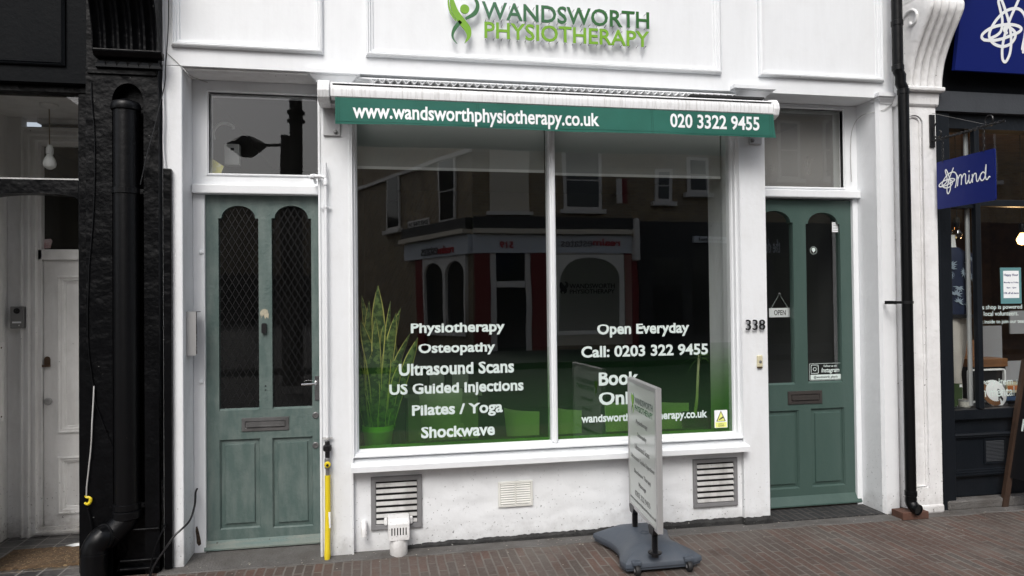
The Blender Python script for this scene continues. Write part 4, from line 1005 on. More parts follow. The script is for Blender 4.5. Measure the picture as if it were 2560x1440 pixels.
for ch in ((1301, 1024, .78, 2.3, 'white chair seen end on behind the left pane, left of the mullion'), (1072+30, 1090, .95, 3.0, 'lowest white chair behind the word Shockwave'), (1412, 1020, .86, 2.1, 'white chair just right of the window mullion'), (1560, 1004, .9, 3.3, 'white chair directly behind the pavement sign'), (1668, 1004, .78, 2.45, 'white chair between the pavement sign and the palm')):
    pass
    chair(ch[4], ch[0], ch[1], ch[2], ch[3])
# reception desk, frames and wall sign
dk = thing('reception_desk', 'pale reception desk low in the room behind the left pane', 'desk', at(1110, 1000, 2.2))
a, b = at(1020, 985, 2.2), at(1195, 985, 2.2)
put('desk_front', bx(a.x, b.x, 2.2, 2.24, .06, a.z-.03), M['chair_white'], dk); put('desk_top', bx(a.x-.03, b.x+.03, 2.16, 2.7, a.z-.03, a.z), M['chair_white'], dk)
put('desk_side', bx(a.x, a.x+.03, 2.241, 2.68, .06, a.z-.031), M['chair_white'], dk); put('desk_side', bx(b.x-.03, b.x, 2.241, 2.68, .06, a.z-.031), M['chair_white'], dk)
for px, pw, lab in ((1092, 22, 'small white certificate frame left on the reception desk'), (1150, 24, 'small white certificate frame right on the reception desk')):
    q0, q1 = at(px-pw, 985, 2.4), at(px+pw, 930, 2.4); f = thing('picture_frame', lab, 'picture frame', (q0.x, 2.4, q0.z), 'frames on the reception desk')
    put('frame_border', shape([rect(q0.x, q1.x, a.z, a.z+.18), rect(q0.x+.015, q1.x-.015, a.z+.015, a.z+.165)], front(2.4), 0, .015), M['black'], f); put('print', bx(q0.x+.015, q1.x-.015, 2.395, 2.399, a.z+.015, a.z+.165), M['pure_white'], f)
WPz = front(3.0)
q0, q1 = at(1395, 700, 3.02), at(1555, 750, 3.02)
wb = thing('wall_sign', 'grey board with black company lettering inside the shop behind the right pane', 'sign', (q0.x, 3.02, q1.z))
put('sign_board', bx(q0.x-.02, q1.x+.1, 3.002, 3.03, q1.z-.45, q0.z+.25), flat('sign_backing', (.30, .31, .31), .6), wb)
put('lettering', merge(text_px('WANDSWORTH', WPz, 1423, 1536, 709, 721, c0=.001, c1=.01, bold=.012), text_px('PHYSIOTHERAPY', WPz, 1424, 1536, 723, 734, c0=.001, c1=.01, bold=.012)), M['black'], wb)
def wm(cx, cz): 
    e = WPz.uv(1400, 722); k = canon(cx, cz); k0 = canon(945, 150); s = .27; return (e[0]+(k[0]-k0[0])*s*1.6, e[1]+(k[1]-k0[1])*s*1.6)
for pts, wid, mt in STROKES: put('emblem', shape([ribbon([wm(*p) for p in pts], [w*.0011 for w in wid])], WPz, .001, .01), M['black'], wb)
# meter gear seen through the left fanlight
mY = .55
q0, q1 = at(561, 412, mY), at(598, 360, mY)
mt_ = thing('meter_box', 'small white meter box behind the left fanlight glass', 'meter', (q0.x, mY, q0.z))
put('meter_case', bx(q0.x, q1.x, mY, mY+.06, q0.z, q1.z), M['chair_white'], mt_, bevel=.004)
put('meter_display', bx(q0.x+.035, q0.x+.055, mY-.002, mY-.0002, q1.z-.04, q1.z-.025), M['black'], mt_)
put('meter_pipe', tube(BM(), [at(535, 350, mY), at(533, 330, mY), at(545, 313, mY), at(562, 308, mY), at(580, 314, mY), at(584, 322, mY)], .009, 8, 4), M['chair_white'], label='pale curved pipe hoop behind the left fanlight', cat='pipe', smooth=True)
put('yellow_tag', shape([[ (FPm.x, FPm.z) for FPm in (at(524, 425, .28), at(531, 397, .28), at(560, 416, .28), at(553, 434, .28), at(527, 434, .28))]], front(.28), 0, .003), painted('faded_yellow_tag', (.45, .42, .10), (.5, .5, .42), .6, .9, (20, 20, 20), bump=0), label='yellow tag leaning in the lower left corner of the left fanlight', cat='tag')
# ================================================================ BLACK SHOP ON THE LEFT
bs = thing('black_shop_building', 'black painted neighbouring shopfront with open porch and white inner door', 'building', (-2.2, .3, 0))
LX0 = -3.6
fzb = Z(110, 205, -.03)
PXR = X(225, 600)
bm = bx(LX0, PXR-.003, -.03, .30, fzb, 3.55); put('fascia', bm, M['black_flat'], bs)
put('upper_wall', bx(LX0, XL-.003, .06, .42, 3.552, 8), M['stock_brick'], bs)
put('panel_moulding', rings(BM(), LX0+.3, X(165, 150, -.03), Z(80, 163, -.03), 3.45, [(0, -.029), (0, -.042), (.006, -.046), (.010, -.040), (.016, -.044), (.022, -.032), (.022, -.029)]), M['black_flat'], bs)
# screen: head, post, arched transom, fanlight
ys = .03
hx = X(197, 500, ys)
z_head = Z(100, 230, ys); z_t1 = Z(100, 449, ys); z_arch = Z(100, 483, ys); z_spr = Z(197, 503, ys)
put('screen_head', bx(LX0, PXR-.004, ys-.012, ys+.09, z_head, fzb-.002), M['black_gloss'], bs)
put('screen_post', bx(hx, PXR-.004, ys-.01, ys+.10, 0, z_head-.001), M['black_gloss'], bs, bevel=.006)
put('screen_post', bx(-2.02, -1.925, ys-.01, ys+.10, 0, z_head-.001), M['black_gloss'], bs, bevel=.006)
cx_ = (hx-1.925)/2; hw = (hx+1.925)/2
arc = [(cx_+hw*math.cos(math.pi*i/24)*1.0, z_spr+(z_arch-z_spr)*math.sin(math.pi*i/24)**.8) for i in range(25)]
outl = [(hx-.001, z_spr-.02), (hx-.001, z_t1), (-1.924, z_t1), (-1.924, z_spr-.02)] + [(x, z) for x, z in arc[::-1]][1:-1]
put('arched_transom', shape([outl], front(ys), -.08, .006), M['black_gloss'], bs, bevel=.003)
bm = BM(); bm.faces.new([bm.verts.new(p) for p in ((-1.924, ys+.03, z_t1), (hx, ys+.03, z_t1), (hx, ys+.03, z_head), (-1.924, ys+.03, z_head))]); put('fanlight_glass', bm, M['glass_dusty'], bs, recalc=False)
put('fanlight_bead', bx(-1.924, hx-.001, ys+.012, ys+.028, z_t1, z_t1+.010), M['louvre'], bs)
# porch
pyb = .70; pwx = -2.125
ceil = Z(123, 262, .38)+.002
put('porch_walls', bx(pwx-.1, pwx, .06, pyb+.12, 0, ceil+.2), M['porch_white'], bs)
put('porch_walls', bx(-1.47, XL-.005, .12, pyb+.12, 0, ceil+.2), M['porch_white'], bs)
put('porch_ceiling', bx(pwx-.1, XL-.005, .11, pyb+.12, ceil, ceil+.08), M['porch_white'], bs)
put('shop_screen', bx(LX0, -2.021, ys+.02, ys+.08, 0, z_head-.001), M['black_flat'], bs)
fa, fb_, fc = X(65, 900, pyb), X(92, 900, pyb-.03), X(110, 900, pyb)
put('door_surround', rings(BM(), fa-.02, -1.20, -.05, ceil-.06, [(0, pyb+.01), (0, pyb-.03), (.012, pyb-.035), (.02, pyb-.02), (.032, pyb-.02), (.036, pyb-.032), (.046, pyb-.032), (.05, pyb-.012), (.062, pyb-.012), (.066, pyb-.02), (.078, pyb-.02), (.082, pyb+.005), (.1, pyb+.005), (.1, pyb+.06)]), M['porch_white'], bs)
dy_ = pyb+.025
dx0, dx1 = X(110, 900, dy_), X(110, 900, dy_)+.70
ztl0, ztl1 = Z(150, 624, dy_), Z(150, 310, dy_)
put('door_rail', bx(dx0-.03, dx1, dy_-.02, dy_+.05, Z(150, 650, dy_), ztl0), M['porch_white'], bs, bevel=.003)
put('overlight', bx(dx0-.02, dx1, dy_+.02, dy_+.024, ztl0, ztl1), flat('dark_overlight', (.022, .021, .018), .05), bs)
put('overlight_head', bx(dx0-.03, dx1, dy_-.01, dy_+.05, ztl1, ceil), M['porch_white'], bs)
wz0, wz1 = .018, Z(150, 651, dy_)
pu0, pu1 = X(147, 1050, dy_), dx1-.10
pz = ((Z(170, 1080, dy_), Z(170, 692, dy_)), (Z(170, 1282, dy_), Z(170, 1143, dy_)))
wd = put('white_door', shape([rect(dx0, dx1, wz0, wz1)] + [rect(pu0, pu1, a, b) for a, b in pz], front(dy_), -.04, 0), M['porch_white'], bs, bevel=.002)
for a, b in pz:
    put('door_panel', rings(BM(), pu0-.006, pu1+.006, a-.006, b+.006, [(0, dy_+.001), (.002, dy_-.010), (.010, dy_-.012), (.014, dy_-.004), (.026, dy_-.003), (.032, dy_+.008), (.040, dy_+.010), (.044, dy_+.018), (.06, dy_+.018)], centre=True), M['porch_white'], wd)
put('bottom_board', bx(dx0+.001, dx1, dy_-.014, dy_-.001, wz0+.01, Z(150, 1315, dy_)), M['white_plaster'], wd)
bm = rev(BM(), (X(121, 1003, dy_), dy_, Z(121, 1003, dy_)), [(.022, 0), (.022, -.008), (.018, -.012), (.008, -.012), (.007, -.009), (.002, -.009)], 'Y', 22); put('door_lock', bm, M['steel'], wd)
p = at(119, 905, dy_); bm = bx(p.x-.016, p.x+.016, dy_-.008, dy_-.0005, p.z-.016, p.z+.018); merge(bm, rev(BM(), (p.x, dy_-.001, p.z+.018), [(.015, 0), (.015, -.007), (.01, -.008)], 'Y', 14)); box(bm, p.x-.022, p.x+.018, dy_-.02, dy_-.004, p.z-.028, p.z-.016); put('old_latch', bm, M['rust'], wd)
put('door_step', bx(dx0-.03, -1.2, dy_-.03, dy_+.06, .007, .0175), M['wood_dark'], bs)
# black pilaster with arched channel and corbel
q0, q1 = PXR, X(428, 1000, -.02)
q1 = XL-.004; c0_, c1__ = X(283, 700, -.04), X(362, 700, -.04)
pzt = Z(310, 170, -.05)
put('black_pilaster', shape([rect(q0, q1, 0, pzt), arch(c0_, c1__, .0, Z(320, 253, -.05), .040+Z(320, 218, -.05)-Z(320, 253, -.05)-.02, 16)[:]], front(-.05), -.34, 0), M['black_gloss'], bs, bevel=.008)
put('channel_back', bx(c0_-.01, c1__+.01, .035, .06, 0, pzt-.02), M['black_gloss'], bs)
bm = BM()
for i, z in enumerate((.03, .07, .22)): put('plinth_moulding', bx(X(300, 1400, -.06), q1, -.062-.006*(2-i), -.0505, z, z+.012), M['black_gloss'], bs, bevel=.004)
bm.free()
def corbel(name, x0, x1, z0, z1, prof, nf, depth, mat, parent, conc=False):
    bm = BM(); nx, nt = nf*12, 40; P = catmull([(y, z, 0) for y, z in prof], 8); G = []
    for i in range(nx+1):
        u = i/nx; ph = (u*nf) % 1.0
        if i == nx: ph = 1.0
        d = depth*(math.sin(math.pi*ph)**.7 if not conc else (1 if ph < .12 or ph > .88 else .75-.75*math.sin(math.pi*(ph-.12)/.76)))
        G.append([bm.verts.new((x0+(x1-x0)*u, p.x - d, p.y)) for p in P])
    n = len(P)
    for i in range(nx):
        for j in range(n-1): bm.faces.new((G[i][j], G[i+1][j], G[i+1][j+1], G[i][j+1]))
    for g in (G[0], G[-1]):
        b = [bm.verts.new((g[0].co.x, .05, v.co.z)) for v in g]
        for j in range(n-1): bm.faces.new((g[j], g[j+1], b[j+1], b[j]))
    return put(name, bm, mat, parent, smooth=True)
zc0, zc1 = Z(310, 128, -.07), 3.6
corbel('corbel', X(232, 100, -.07), X(396, 100, -.07), zc0, zc1, [(-.055, zc0), (-.06, zc0+.07), (-.075, zc0+.15), (-.11, zc0+.24), (-.17, zc0+.33), (-.24, zc0+.42), (-.29, zc0+.5), (-.29, zc0+.6)], 5, .030, M['black_gloss'], bs, True)
put('corbel_ledge', extrude([(-.05, zc0-.035), (-.085, zc0-.035), (-.105, zc0-.012), (-.105, zc0), (-.05, zc0)], X(230, 140, -.1), X(404, 145, -.1)), M['black_gloss'], bs, bevel=.005)
bm = BM(); za, zb2 = Z(310, 169, -.08), Z(310, 153, -.08)
for i in range(6):
    xa_ = X(237+i*27.5, 160, -.08); w = .052
    R_ = [[bm.verts.new((xa_+w/2+s*(w/2-e), y, z)) for s, y in ((-1, -.05), (-1, -.085+e), (1, -.085+e), (1, -.05))] for z, e in ((za, 0.0), ((za+zb2)/2, .004), (zb2, .014))]
    for j in range(2):
        for k in range(3): bm.faces.new((R_[j][k], R_[j][k+1], R_[j+1][k+1], R_[j+1][k]))
    bm.faces.new(R_[0]); bm.faces.new(R_[2])
put('corbel_dentils', bm, M['black_flat'], bs)
put('corbel_soffit', bx(q0+.01, q1-.004, -.062, -.0505, za-.03, za-.002), M['black_gloss'], bs, bevel=.004)
put('corbel_backing', bx(q0+.003, q1, -.048, .3, pzt+.001, 3.55), M['black_gloss'], bs)
# soil pipe
spx = (X(287, 700, -.03)+X(350, 700, -.03))/2; spr = (X(350, 700, -.09)-X(287, 700, -.09))/2; spy = -.045
sp = thing('soil_pipe', 'thick black soil pipe in the arched channel of the black pilaster, elbow at its foot', 'pipe', (spx, spy, 0))
zsp = Z(320, 1285, -.1)
put('pipe_run', tube(BM(), [(spx, spy, Z(320, 262, -.1)), (spx, spy, zsp)], spr, 28), M['black_pipe'], sp, smooth=True)
put('top_socket', rev(BM(), (spx, spy, 0), [(spr, Z(320, 272, -.1)), (spr+.009, Z(320, 270, -.1)), (spr+.012, Z(320, 262, -.1)), (spr+.009, Z(320, 254, -.1)), (spr+.004, Z(320, 250, -.1)), (.01, Z(320, 240, -.1))], 'Z', 28), M['black_pipe'], sp, smooth=True)
for py in (474, 1272):
    z = Z(320, py, -.1); bm = rev(BM(), (spx, spy, z), [(spr+.001, -.016), (spr+.006, -.014), (spr+.006, .014), (spr+.001, .016)], 'Z', 28)
    for s in (-1, 1): merge(bm, bx(spx+s*(spr+.012)-.014, spx+s*(spr+.012)+.014, spy+.0, spy+.012, z-.012, z+.012)); merge(bm, rev(BM(), (spx+s*(spr+.018), spy, z), [(.007, 0), (.006, -.006)], 'Y', 8))
    put('pipe_clamp', bm, M['black_pipe'], sp)
e0 = Vector((spx, spy, zsp)); e1 = Vector((spx-.01, spy-.0, zsp-.055)); g1 = at(236, 1370, -.12)
pth = [(spx, spy, zsp+.02), (spx, spy, zsp-.02), (spx-.012, spy-.008, zsp-.05), (spx-.075, spy-.03, zsp-.112), (g1.x+.03, -.105, g1.z+.045), (g1.x, -.115, g1.z), (g1.x-.002, -.12, g1.z-.05), (g1.x-.002, -.12, -.02)]
put('elbow_run', tube(BM(), pth, spr*1.0, 28, 4), M['black_pipe'], sp, smooth=True)
def band(a, b, t, r, w=.008):
    a, b = Vector(a), Vector(b); c = a.lerp(b, t); d = (b-a).normalized(); return tube(BM(), [c-d*w/2, c+d*w/2], r, 28)
for a, b, ts in ((pth[2], pth[3], (.75,)), (pth[3], pth[4], (.12, .25, .75, .9)), (pth[5], pth[6], (.6,))):
    for t in ts: put('socket_ring', band(a, b, t, spr+.005), M['black_pipe'], sp)
put('collar', rev(BM(), (spx, spy, 0), [(spr+.002, zsp-.035), (spr+.010, zsp-.03), (spr+.010, zsp+.004), (spr+.002, zsp+.01)], 'Z', 28), M['black_pipe'], sp, smooth=True)
# wires on the left corner
cable('thin_black_wires', [(228, 205), (230, 260), (236, 330), (237, 440), (232, 560), (224, 650), (222, 700), (219, 790), (222, 880), (233, 960), (240, 1010), (258, 1060), (280, 1115), (283, 1122)], .0026, M['black_pipe'], 'thin black wire running down the left edge of the black pilaster', -.056)
cable('bare_white_wire', [(235, 965), (233, 1010), (230, 1060), (228, 1110), (222, 1170), (217, 1215), (216, 1240)], .0034, M['louvre'], 'dirty white wire hanging in front of the black pilaster above the yellow hook', -.064)
hk = at(219, 1250, -.07)
put('yellow_hook', tube(BM(), [hk+Vector((-.012, 0, .022)), hk+Vector((-.008, 0, .014)), hk+Vector((.008, 0, .012)), hk+Vector((.014, 0, 0)), hk+Vector((.009, 0, -.014)), hk+Vector((-.002, 0, -.020)), hk+Vector((-.014, 0, -.012))], [.003, .006, .008, .008, .006, .004], 8, 4), M['yellow'], label='yellow plastic hook clip hanging at the foot of the white wire', cat='hook', smooth=True)
cable('foot_wire', [(219, 1270), (226, 1300), (231, 1340), (231, 1370)], .004, M['black_pipe'], 'black wire end below the yellow hook', -.064)
# bulb
bp_ = at(123, 262, .38)
bl = thing('pendant_bulb', 'bare white light bulb hanging on a cord from the porch ceiling', 'light bulb', (bp_.x, .38, ceil))
put('ceiling_rose', rev(BM(), (bp_.x, .38, 0), [(.045, ceil-.0), (.045, ceil-.008), (.03, ceil-.020), (.006, ceil-.026)], 'Z', 24), M['porch_white'], bl, smooth=True)
zb1 = Z(123, 362, .38); put('cord', tube(BM(), [(bp_.x, .38, ceil-.02), (bp_.x+.002, .38, zb1)], .003, 8), M['brass_old'], bl)
put('lamp_holder', rev(BM(), (bp_.x+.002, .38, 0), [(.006, zb1), (.014, zb1-.008), (.018, zb1-.02), (.018, zb1-.05)], 'Z', 18), M['chair_white'], bl, smooth=True)
put('bulb', rev(BM(), (bp_.x+.002, .38, 0), [(.014, zb1-.05), (.016, zb1-.06), (.028, zb1-.082), (.033, zb1-.103), (.028, zb1-.122), (.012, zb1-.134), (.001, zb1-.136)], 'Z', 24), M['chair_white'], bl, smooth=True)
# video entry panel, meter cupboard, mat, paper
ey = pyb-.012
ip = thing('video_entry_panel', 'grey video door entry panel with camera eye on the white porch wall', 'intercom', at(45, 822, ey))
x0, x1, z0, z1 = X(26, 795, ey-.03), X(60, 795, ey-.03), Z(45, 821, ey-.03), Z(45, 766, ey-.03)
put('porch_return', bx(pwx+.001, fa-.0205, pyb-.006, pyb+.06, 0, ceil-.002), M['porch_white'], bs)
put('panel_body', bx(x0, x1, ey-.035, ey-.001, z0, z1), M['grey_metal'], ip, bevel=.004)
put('camera_eye', rev(BM(), ((x0+x1)/2, ey-.035, z1-.026), [(.017, 0), (.016, -.004), (.008, -.003), (.006, -.006), (.002, -.007)], 'Y', 20), M['black'], ip)
put('name_strip', bx(x0+.012, x1-.012, ey-.037, ey-.0355, z0+.030, z0+.040), M['pure_white'], ip); put('call_button', rev(BM(), (x1-.022, ey-.035, z0+.018), [(.005, 0), (.004, -.003)], 'Y', 12), M['chrome'], ip)
mc = thing('meter_cupboard', 'off white meter cupboard door on the porch side wall', 'cupboard', (pwx, .3, .6))
mz0, mz1 = Z(30, 1062, .45)-.0, Z(30, 858, .45)
put('cupboard_door', bx(pwx+.001, pwx+.028, .10, .60, mz0, mz1), M['porch_white'], mc, bevel=.003)
bm = BM()
for y_, z_ in ((.565, mz1-.03), (.565, mz0+.03)): merge(bm, rev(BM(), (pwx+.028, y_, z_), [(.005, 0), (.004, .003)], 'X', 10))
put('cupboard_screws', bm, M['rust'], mc)
bm = BM(); nx, ny = 60, 34; mx0, mx1, my0, my1 = -1.98, -1.20, .135, .43
for i in range(nx+1): pass
G = [[bm.verts.new((mx0+(mx1-mx0)*i/nx + (.012*noise.noise(Vector((i*.3, j*.3, 2))) if i in (0, nx) else 0), my0+(my1-my0)*j/ny + (.012*noise.noise(Vector((i*.4, j, 5))) if j in (0, ny) else 0), (.007 if i in (0, nx) or j in (0, ny) else .020)+.004*noise.noise(Vector((i*.7, j*.7, 0))))) for j in range(ny+1)] for i in range(nx+1)]
for i in range(nx):
    for j in range(ny): bm.faces.new((G[i][j], G[i+1][j], G[i+1][j+1], G[i][j+1]))
put('doormat', bm, M['coir'], label='worn brown coir doormat on the black tiled porch floor', cat='doormat')
bm = BM()
for i in range(420):
    x, y = random.uniform(mx0-.03, mx1), random.choice((random.uniform(my0-.05, my0+.02), random.uniform(my0, my1), random.uniform(my0-.02, my1+.02))); a = random.uniform(0, 3.14); l = random.uniform(.003, .012)
    z = .022 if my0+.01 < y < my1-.01 and x > mx0+.01 else .009
    d_ = Vector((math.cos(a)*l, math.sin(a)*l, 0)); n_ = Vector((-math.sin(a), math.cos(a), 0))*.0011; p = Vector((x, y, z))
    bm.faces.new([bm.verts.new(v) for v in (p-d_-n_, p+d_-n_, p+d_+n_, p-d_+n_)])
put('loose_coir_fibres', bm, painted('straw', (.34, .25, .13), (.2, .14, .07), .9, .8, bump=0), kind='stuff', recalc=False)
pp = gnd(186, 1363, .024)
bm = BM(); vs = [(pp.x-.05, pp.y+.01, .0235), (pp.x-.01, pp.y+.028, .026), (pp.x+.12, pp.y+.02, .030), (pp.x+.10, pp.y-.005, .026), (pp.x+.0, pp.y-.022, .024)]
bm.faces.new([bm.verts.new(v) for v in vs]); bmesh.ops.solidify(bm, geom=bm.faces[:], thickness=.001); put('paper_scrap', bm, M['pure_white'], label='small pale scrap of paper at the back edge of the doormat', cat='paper')
stp = pl = None
stk = front(dy_+.016); q = (stk.uv(106, 610)[0], stk.uv(131, 610)[0], stk.uv(118, 622)[1], stk.uv(118, 597)[1])
put('torn_sticker', shape([[(q[0], q[2]), (q[1]-.01, q[2]+.004), (q[1], q[3]-.012), (q[1]-.008, q[3]), (q[0]+.006, q[3]-.004)]], stk, .0, .002), painted('torn_sticker_print', (.55, .52, .52), (.35, .08, .08), .6, 1.0, (40, 40, 120), bump=0), label='torn white and red sticker in the corner of the dark light above the white door', cat='sticker')

# ================================================================ STONE PILASTER, CORBEL AND DOWNPIPE BETWEEN THE SHOPS
RX0, RX1 = XR+.002, X(2345, 700, -.03)
mb = thing('charity_shop_building', 'dark navy charity shopfront with brown lit window and blue boards', 'building', (4.6, .3, 0))
za_ = Z(2320, 300, -.04)
wcx0, wcx1 = X(2272, 700, -.03), X(2313, 700, -.03)
put('white_pilaster', shape([rect(RX0, RX1, 0, Z(2300, 255, -.04)), arch(wcx0, wcx1, Z(2300, 1222, -.04), za_-.02, .05, 14)], front(-.035), -.40, 0), M['white_plaster'], mb, bevel=.008)
put('pilaster_panel', bx(wcx0-.01, wcx1+.01, -.018, .0, .12, za_+.06), M['white_plaster'], mb)
bm = BM(); R1 = arch(wcx0+.012, wcx1-.012, Z(2300, 1222, -.04)+.012, za_-.02, .042, 14)
tube(bm, [(u, -.022, v) for u, v in R1+[R1[0]]], .007, 8); put('panel_bead', bm, M['white_plaster'], mb, smooth=True)
put('white_plinth', bx(RX0, RX1+.006, -.045, .3, 0, .055), M['white_plaster'], mb, bevel=.012)
zq0, zq1 = Z(2320, 218, -.07), Z(2340, 30, -.2)+.0
cx0, cx1 = X(2262, 150, -.06), X(2357, 215, -.07)
corbel('corbel', cx0, cx1, zq0, zq1, [(-.045, zq0), (-.050, zq0+.06), (-.075, zq0+.16), (-.13, zq0+.27), (-.19, zq0+.36), (-.225, zq0+.42), (-.22, zq0+.47), (-.16, zq0+.50), (-.06, zq0+.505)], 5, .042, M['white_plaster'], mb)
bm = BM()
for xs_, sg_ in ((cx0-.004, -1),):
    c = Vector((xs_, -.125, zq0+.385)); tube(bm, [c+Vector((0, math.cos(a)*r, math.sin(a)*r)) for a, r in [(i*.35, .082-.0042*i) for i in range(18)]], .009, 8)
put('scroll_spiral', bm, M['white_plaster'], mb, smooth=True)
lv = [(-.075, zq0-.03), (-.09, zq0-.026), (-.092, zq0-.004), (-.085, zq0), (0, zq0), (0, zq0-.03)]
put('corbel_ledge', extrude(lv, cx0-.02, X(2364, 220, -.09)), M['white_plaster'], mb, bevel=.006)
put('capital_block', extrude([(-.06, zq0-.031), (-.052, zq0-.10), (-.040, zq0-.115), (0, zq0-.115), (0, zq0-.031)], cx0-.05, X(2350, 240, -.06)), M['white_plaster'], mb, bevel=.008)
put('corbel_cap', extrude([(-.20, zq0+.51), (-.20, zq0+.53), (-.26, zq0+.56), (-.28, zq0+.62), (0, zq0+.62), (0, zq0+.51)], cx0+.01, cx1+.06), M['white_plaster'], mb, bevel=.006)
put('corbel_backing', bx(RX0, RX1, -.034, .3, Z(2300, 255, -.04)+.001, 3.6), M['white_plaster'], mb)
dr_ = .031; dX = X(2267, 700, -.10); dXt = X(2243, 80, -.10)
dp = thing('downpipe', 'black rainwater downpipe with a bend, in front of the white pilaster', 'pipe', (dX, -.10, 0))
zb_a, zb_b = Z(2250, 182, -.1), Z(2265, 215, -.1)
zs_ = Z(2268, 1245, -.1)
put('pipe_run', tube(BM(), [(dXt, -.10, 4.5), (dXt, -.10, zb_a+.03), (dXt+.002, -.10, zb_a+.008), (dXt+.018, -.10, zb_a-.018), (dX-.018, -.10, zb_b+.014), (dX-.002, -.10, zb_b-.012), (dX, -.10, zb_b-.04), (dX, -.10, zs_)], dr_, 20), M['black_pipe'], dp, smooth=True)
for z_, xx in ((zb_a+.03, dXt), (Z(2245, 58, -.1), dXt), (zb_b-.035, dX), (zs_+.03, dX)):
    put('pipe_collar', rev(BM(), (xx, -.10, z_), [(dr_, -.018), (dr_+.004, -.016), (dr_+.004, .012), (dr_, .014)], 'Z', 22), M['black_pipe'], dp)
put('pipe_shoe', tube(BM(), [(dX, -.10, zs_), (dX, -.102, zs_-.03), (dX+.006, -.125, zs_-.055), (dX+.012, -.150, zs_-.062)], dr_+.002, 20, 4, caps=False), M['black_pipe'], dp, smooth=True)
put('shoe_mouth', tube(BM(), [(dX+.0095, -.141, zs_-.0605), (dX+.010, -.143, zs_-.061)], dr_-.002, 18), M['inside_black'], dp)
z_ = Z(2260, 756, -.1); bm = rev(BM(), (dX, -.10, z_), [(dr_+.001, -.008), (dr_+.004, -.008), (dr_+.004, .008), (dr_+.001, .008)], 'Z', 22); merge(bm, bx(dX-.085, dX-dr_, -.096, -.090, z_-.008, z_+.008)); merge(bm, bx(dX-.092, dX-.080, -.11, -.02, z_-.010, z_+.010)); put('pipe_bracket', bm, M['black'], dp)
b0 = gnd(2258, 1302); b1 = gnd(2330, 1300)
put('loose_brick', bx(b0.x, b1.x, b0.y, b0.y+.10, .001, .045), painted('brown_brick', (.10, .045, .03), (.05, .03, .022), .85, .7, (8, 8, 8), bump=.5), label='loose brown brick lying on the paving under the downpipe shoe', cat='brick', bevel=.003)

# ================================================================ CHARITY SHOP
my = .03
mx0 = RX1+.002; MX1 = 7.0
NB = M['dark_blue_black']
zf0 = Z(2450, 233, -.02); zf1 = Z(2450, 285, .0)
put('fascia', bx(mx0, MX1, -.005, .3, zf0, 3.55), M['black_flat'], mb)
put('lintel', bx(mx0, MX1, -.035, .3, zf1, zf0-.001), M['grey_lintel'], mb)
put('upper_wall', bx(RX0, MX1, .06, .4, 3.62, 8), M['stock_brick'], mb)
wx0 = X(2367, 700, my); mu0, mu1 = X(2431, 700, my+.012), X(2454, 700, my-.02)
wz0_ = Z(2430, 1018, my); wz1_ = Z(2450, 325, my); tz0, tz1 = Z(2500, 516, my), Z(2500, 500, my)
put('corner_post', rings(BM(), mx0, mx0+.5, -.3, wz1_+.5, [(0, my+.0), (0, my-.045), (.022, my-.045), (.026, my-.03), (.034, my-.03)]), NB, mb) if False else put('corner_post', bx(mx0, wx0, my-.045, .3, 0, zf1-.001), NB, mb, bevel=.005)
put('post_moulding', bx(mx0+.012, mx0+.028, my-.052, my-.0455, .10, zf1-.02), NB, mb, bevel=.003)
put('window_head', bx(wx0+.001, MX1, my-.02, .12, wz1_, zf1-.001), NB, mb)
put('shop_mullion', bx(mu0, mu1, my-.025, my+.012, wz0_-.01, wz1_-.001), NB, mb, bevel=.005)
put('shop_transom', bx(mu1+.001, MX1, my-.01, my+.05, tz0, tz1), NB, mb, bevel=.003)
put('shop_transom', bx(wx0+.001, mu0-.001, my-.01, my+.05, tz0-.015, tz1-.015), NB, mb, bevel=.003)
put('sill_rail', bx(wx0+.001, MX1, my-.012, .10, Z(2450, 1047, my), wz0_-.012), NB, mb, bevel=.004)
zr0 = Z(2450, 1238, my+.02)
put('stall_riser', bx(wx0+.001, MX1, my+.02, .3, zr0, Z(2450, 1047, my)-.001), NB, mb)
rx0, rx1, rz0, rz1 = X(2381, 1140, my), 4.75, Z(2450, 1190, my), Z(2450, 1082, my)
yy = my+.02
put('riser_panel', rings(BM(), rx0, rx1, rz0, rz1, [(0, yy), (.001, yy-.022), (.012, yy-.028), (.016, yy-.018), (.026, yy-.020), (.030, yy-.008), (.040, yy-.008), (.044, yy-.002)], centre=True), NB, mb)
vx, vz = (X(2464, 1130, my), X(2519, 1130, my)), (Z(2490, 1160, my), Z(2490, 1096, my))
vt = thing('black_vent', 'small black slatted vent in the navy riser panel', 'vent', (vx[0], yy, vz[0]))
put('vent_frame', rings(BM(), vx[0], vx[1], vz[0], vz[1], [(0, yy-.003), (0, yy-.010), (.010, yy-.010), (.012, yy-.004)], centre=True), NB, vt)
for i in range(15): z = vz[0]+.016+(vz[1]-vz[0]-.03)*i/15; put('slat', extrude([(yy-.0045, z+.0055), (yy-.010, z+.002), (yy-.010, z+.001), (yy-.0045, z)], vx[0]+.016, vx[1]-.013), M['grey_lintel'], vt)
put('stone_plinth', bx(mx0+.05, MX1, -.025, .05, 0, zr0-.001), M['cement'], mb, bevel=.01)
bm = BM(); bm.faces.new([bm.verts.new(p) for p in ((wx0, my+.03, wz0_-.01), (MX1, my+.03, wz0_-.01), (MX1, my+.03, wz1_), (wx0, my+.03, wz1_))]); put('shop_window_glass', bm, M['glass'], mb, recalc=False)
M['brown_room'] = painted('brown_room', (.22, .12, .055), (.08, .05, .03), .8, .8, (2, 2, 2), bump=0)
room('room_walls', wx0-.05, MX1, .31, 3.2, .0, 2.7, M['brown_room'], mb)
put('display_shelf', bx(wx0-.04, MX1, my+.045, .55, wz0_-.045, wz0_-.012), M['grey_lintel'], mb)
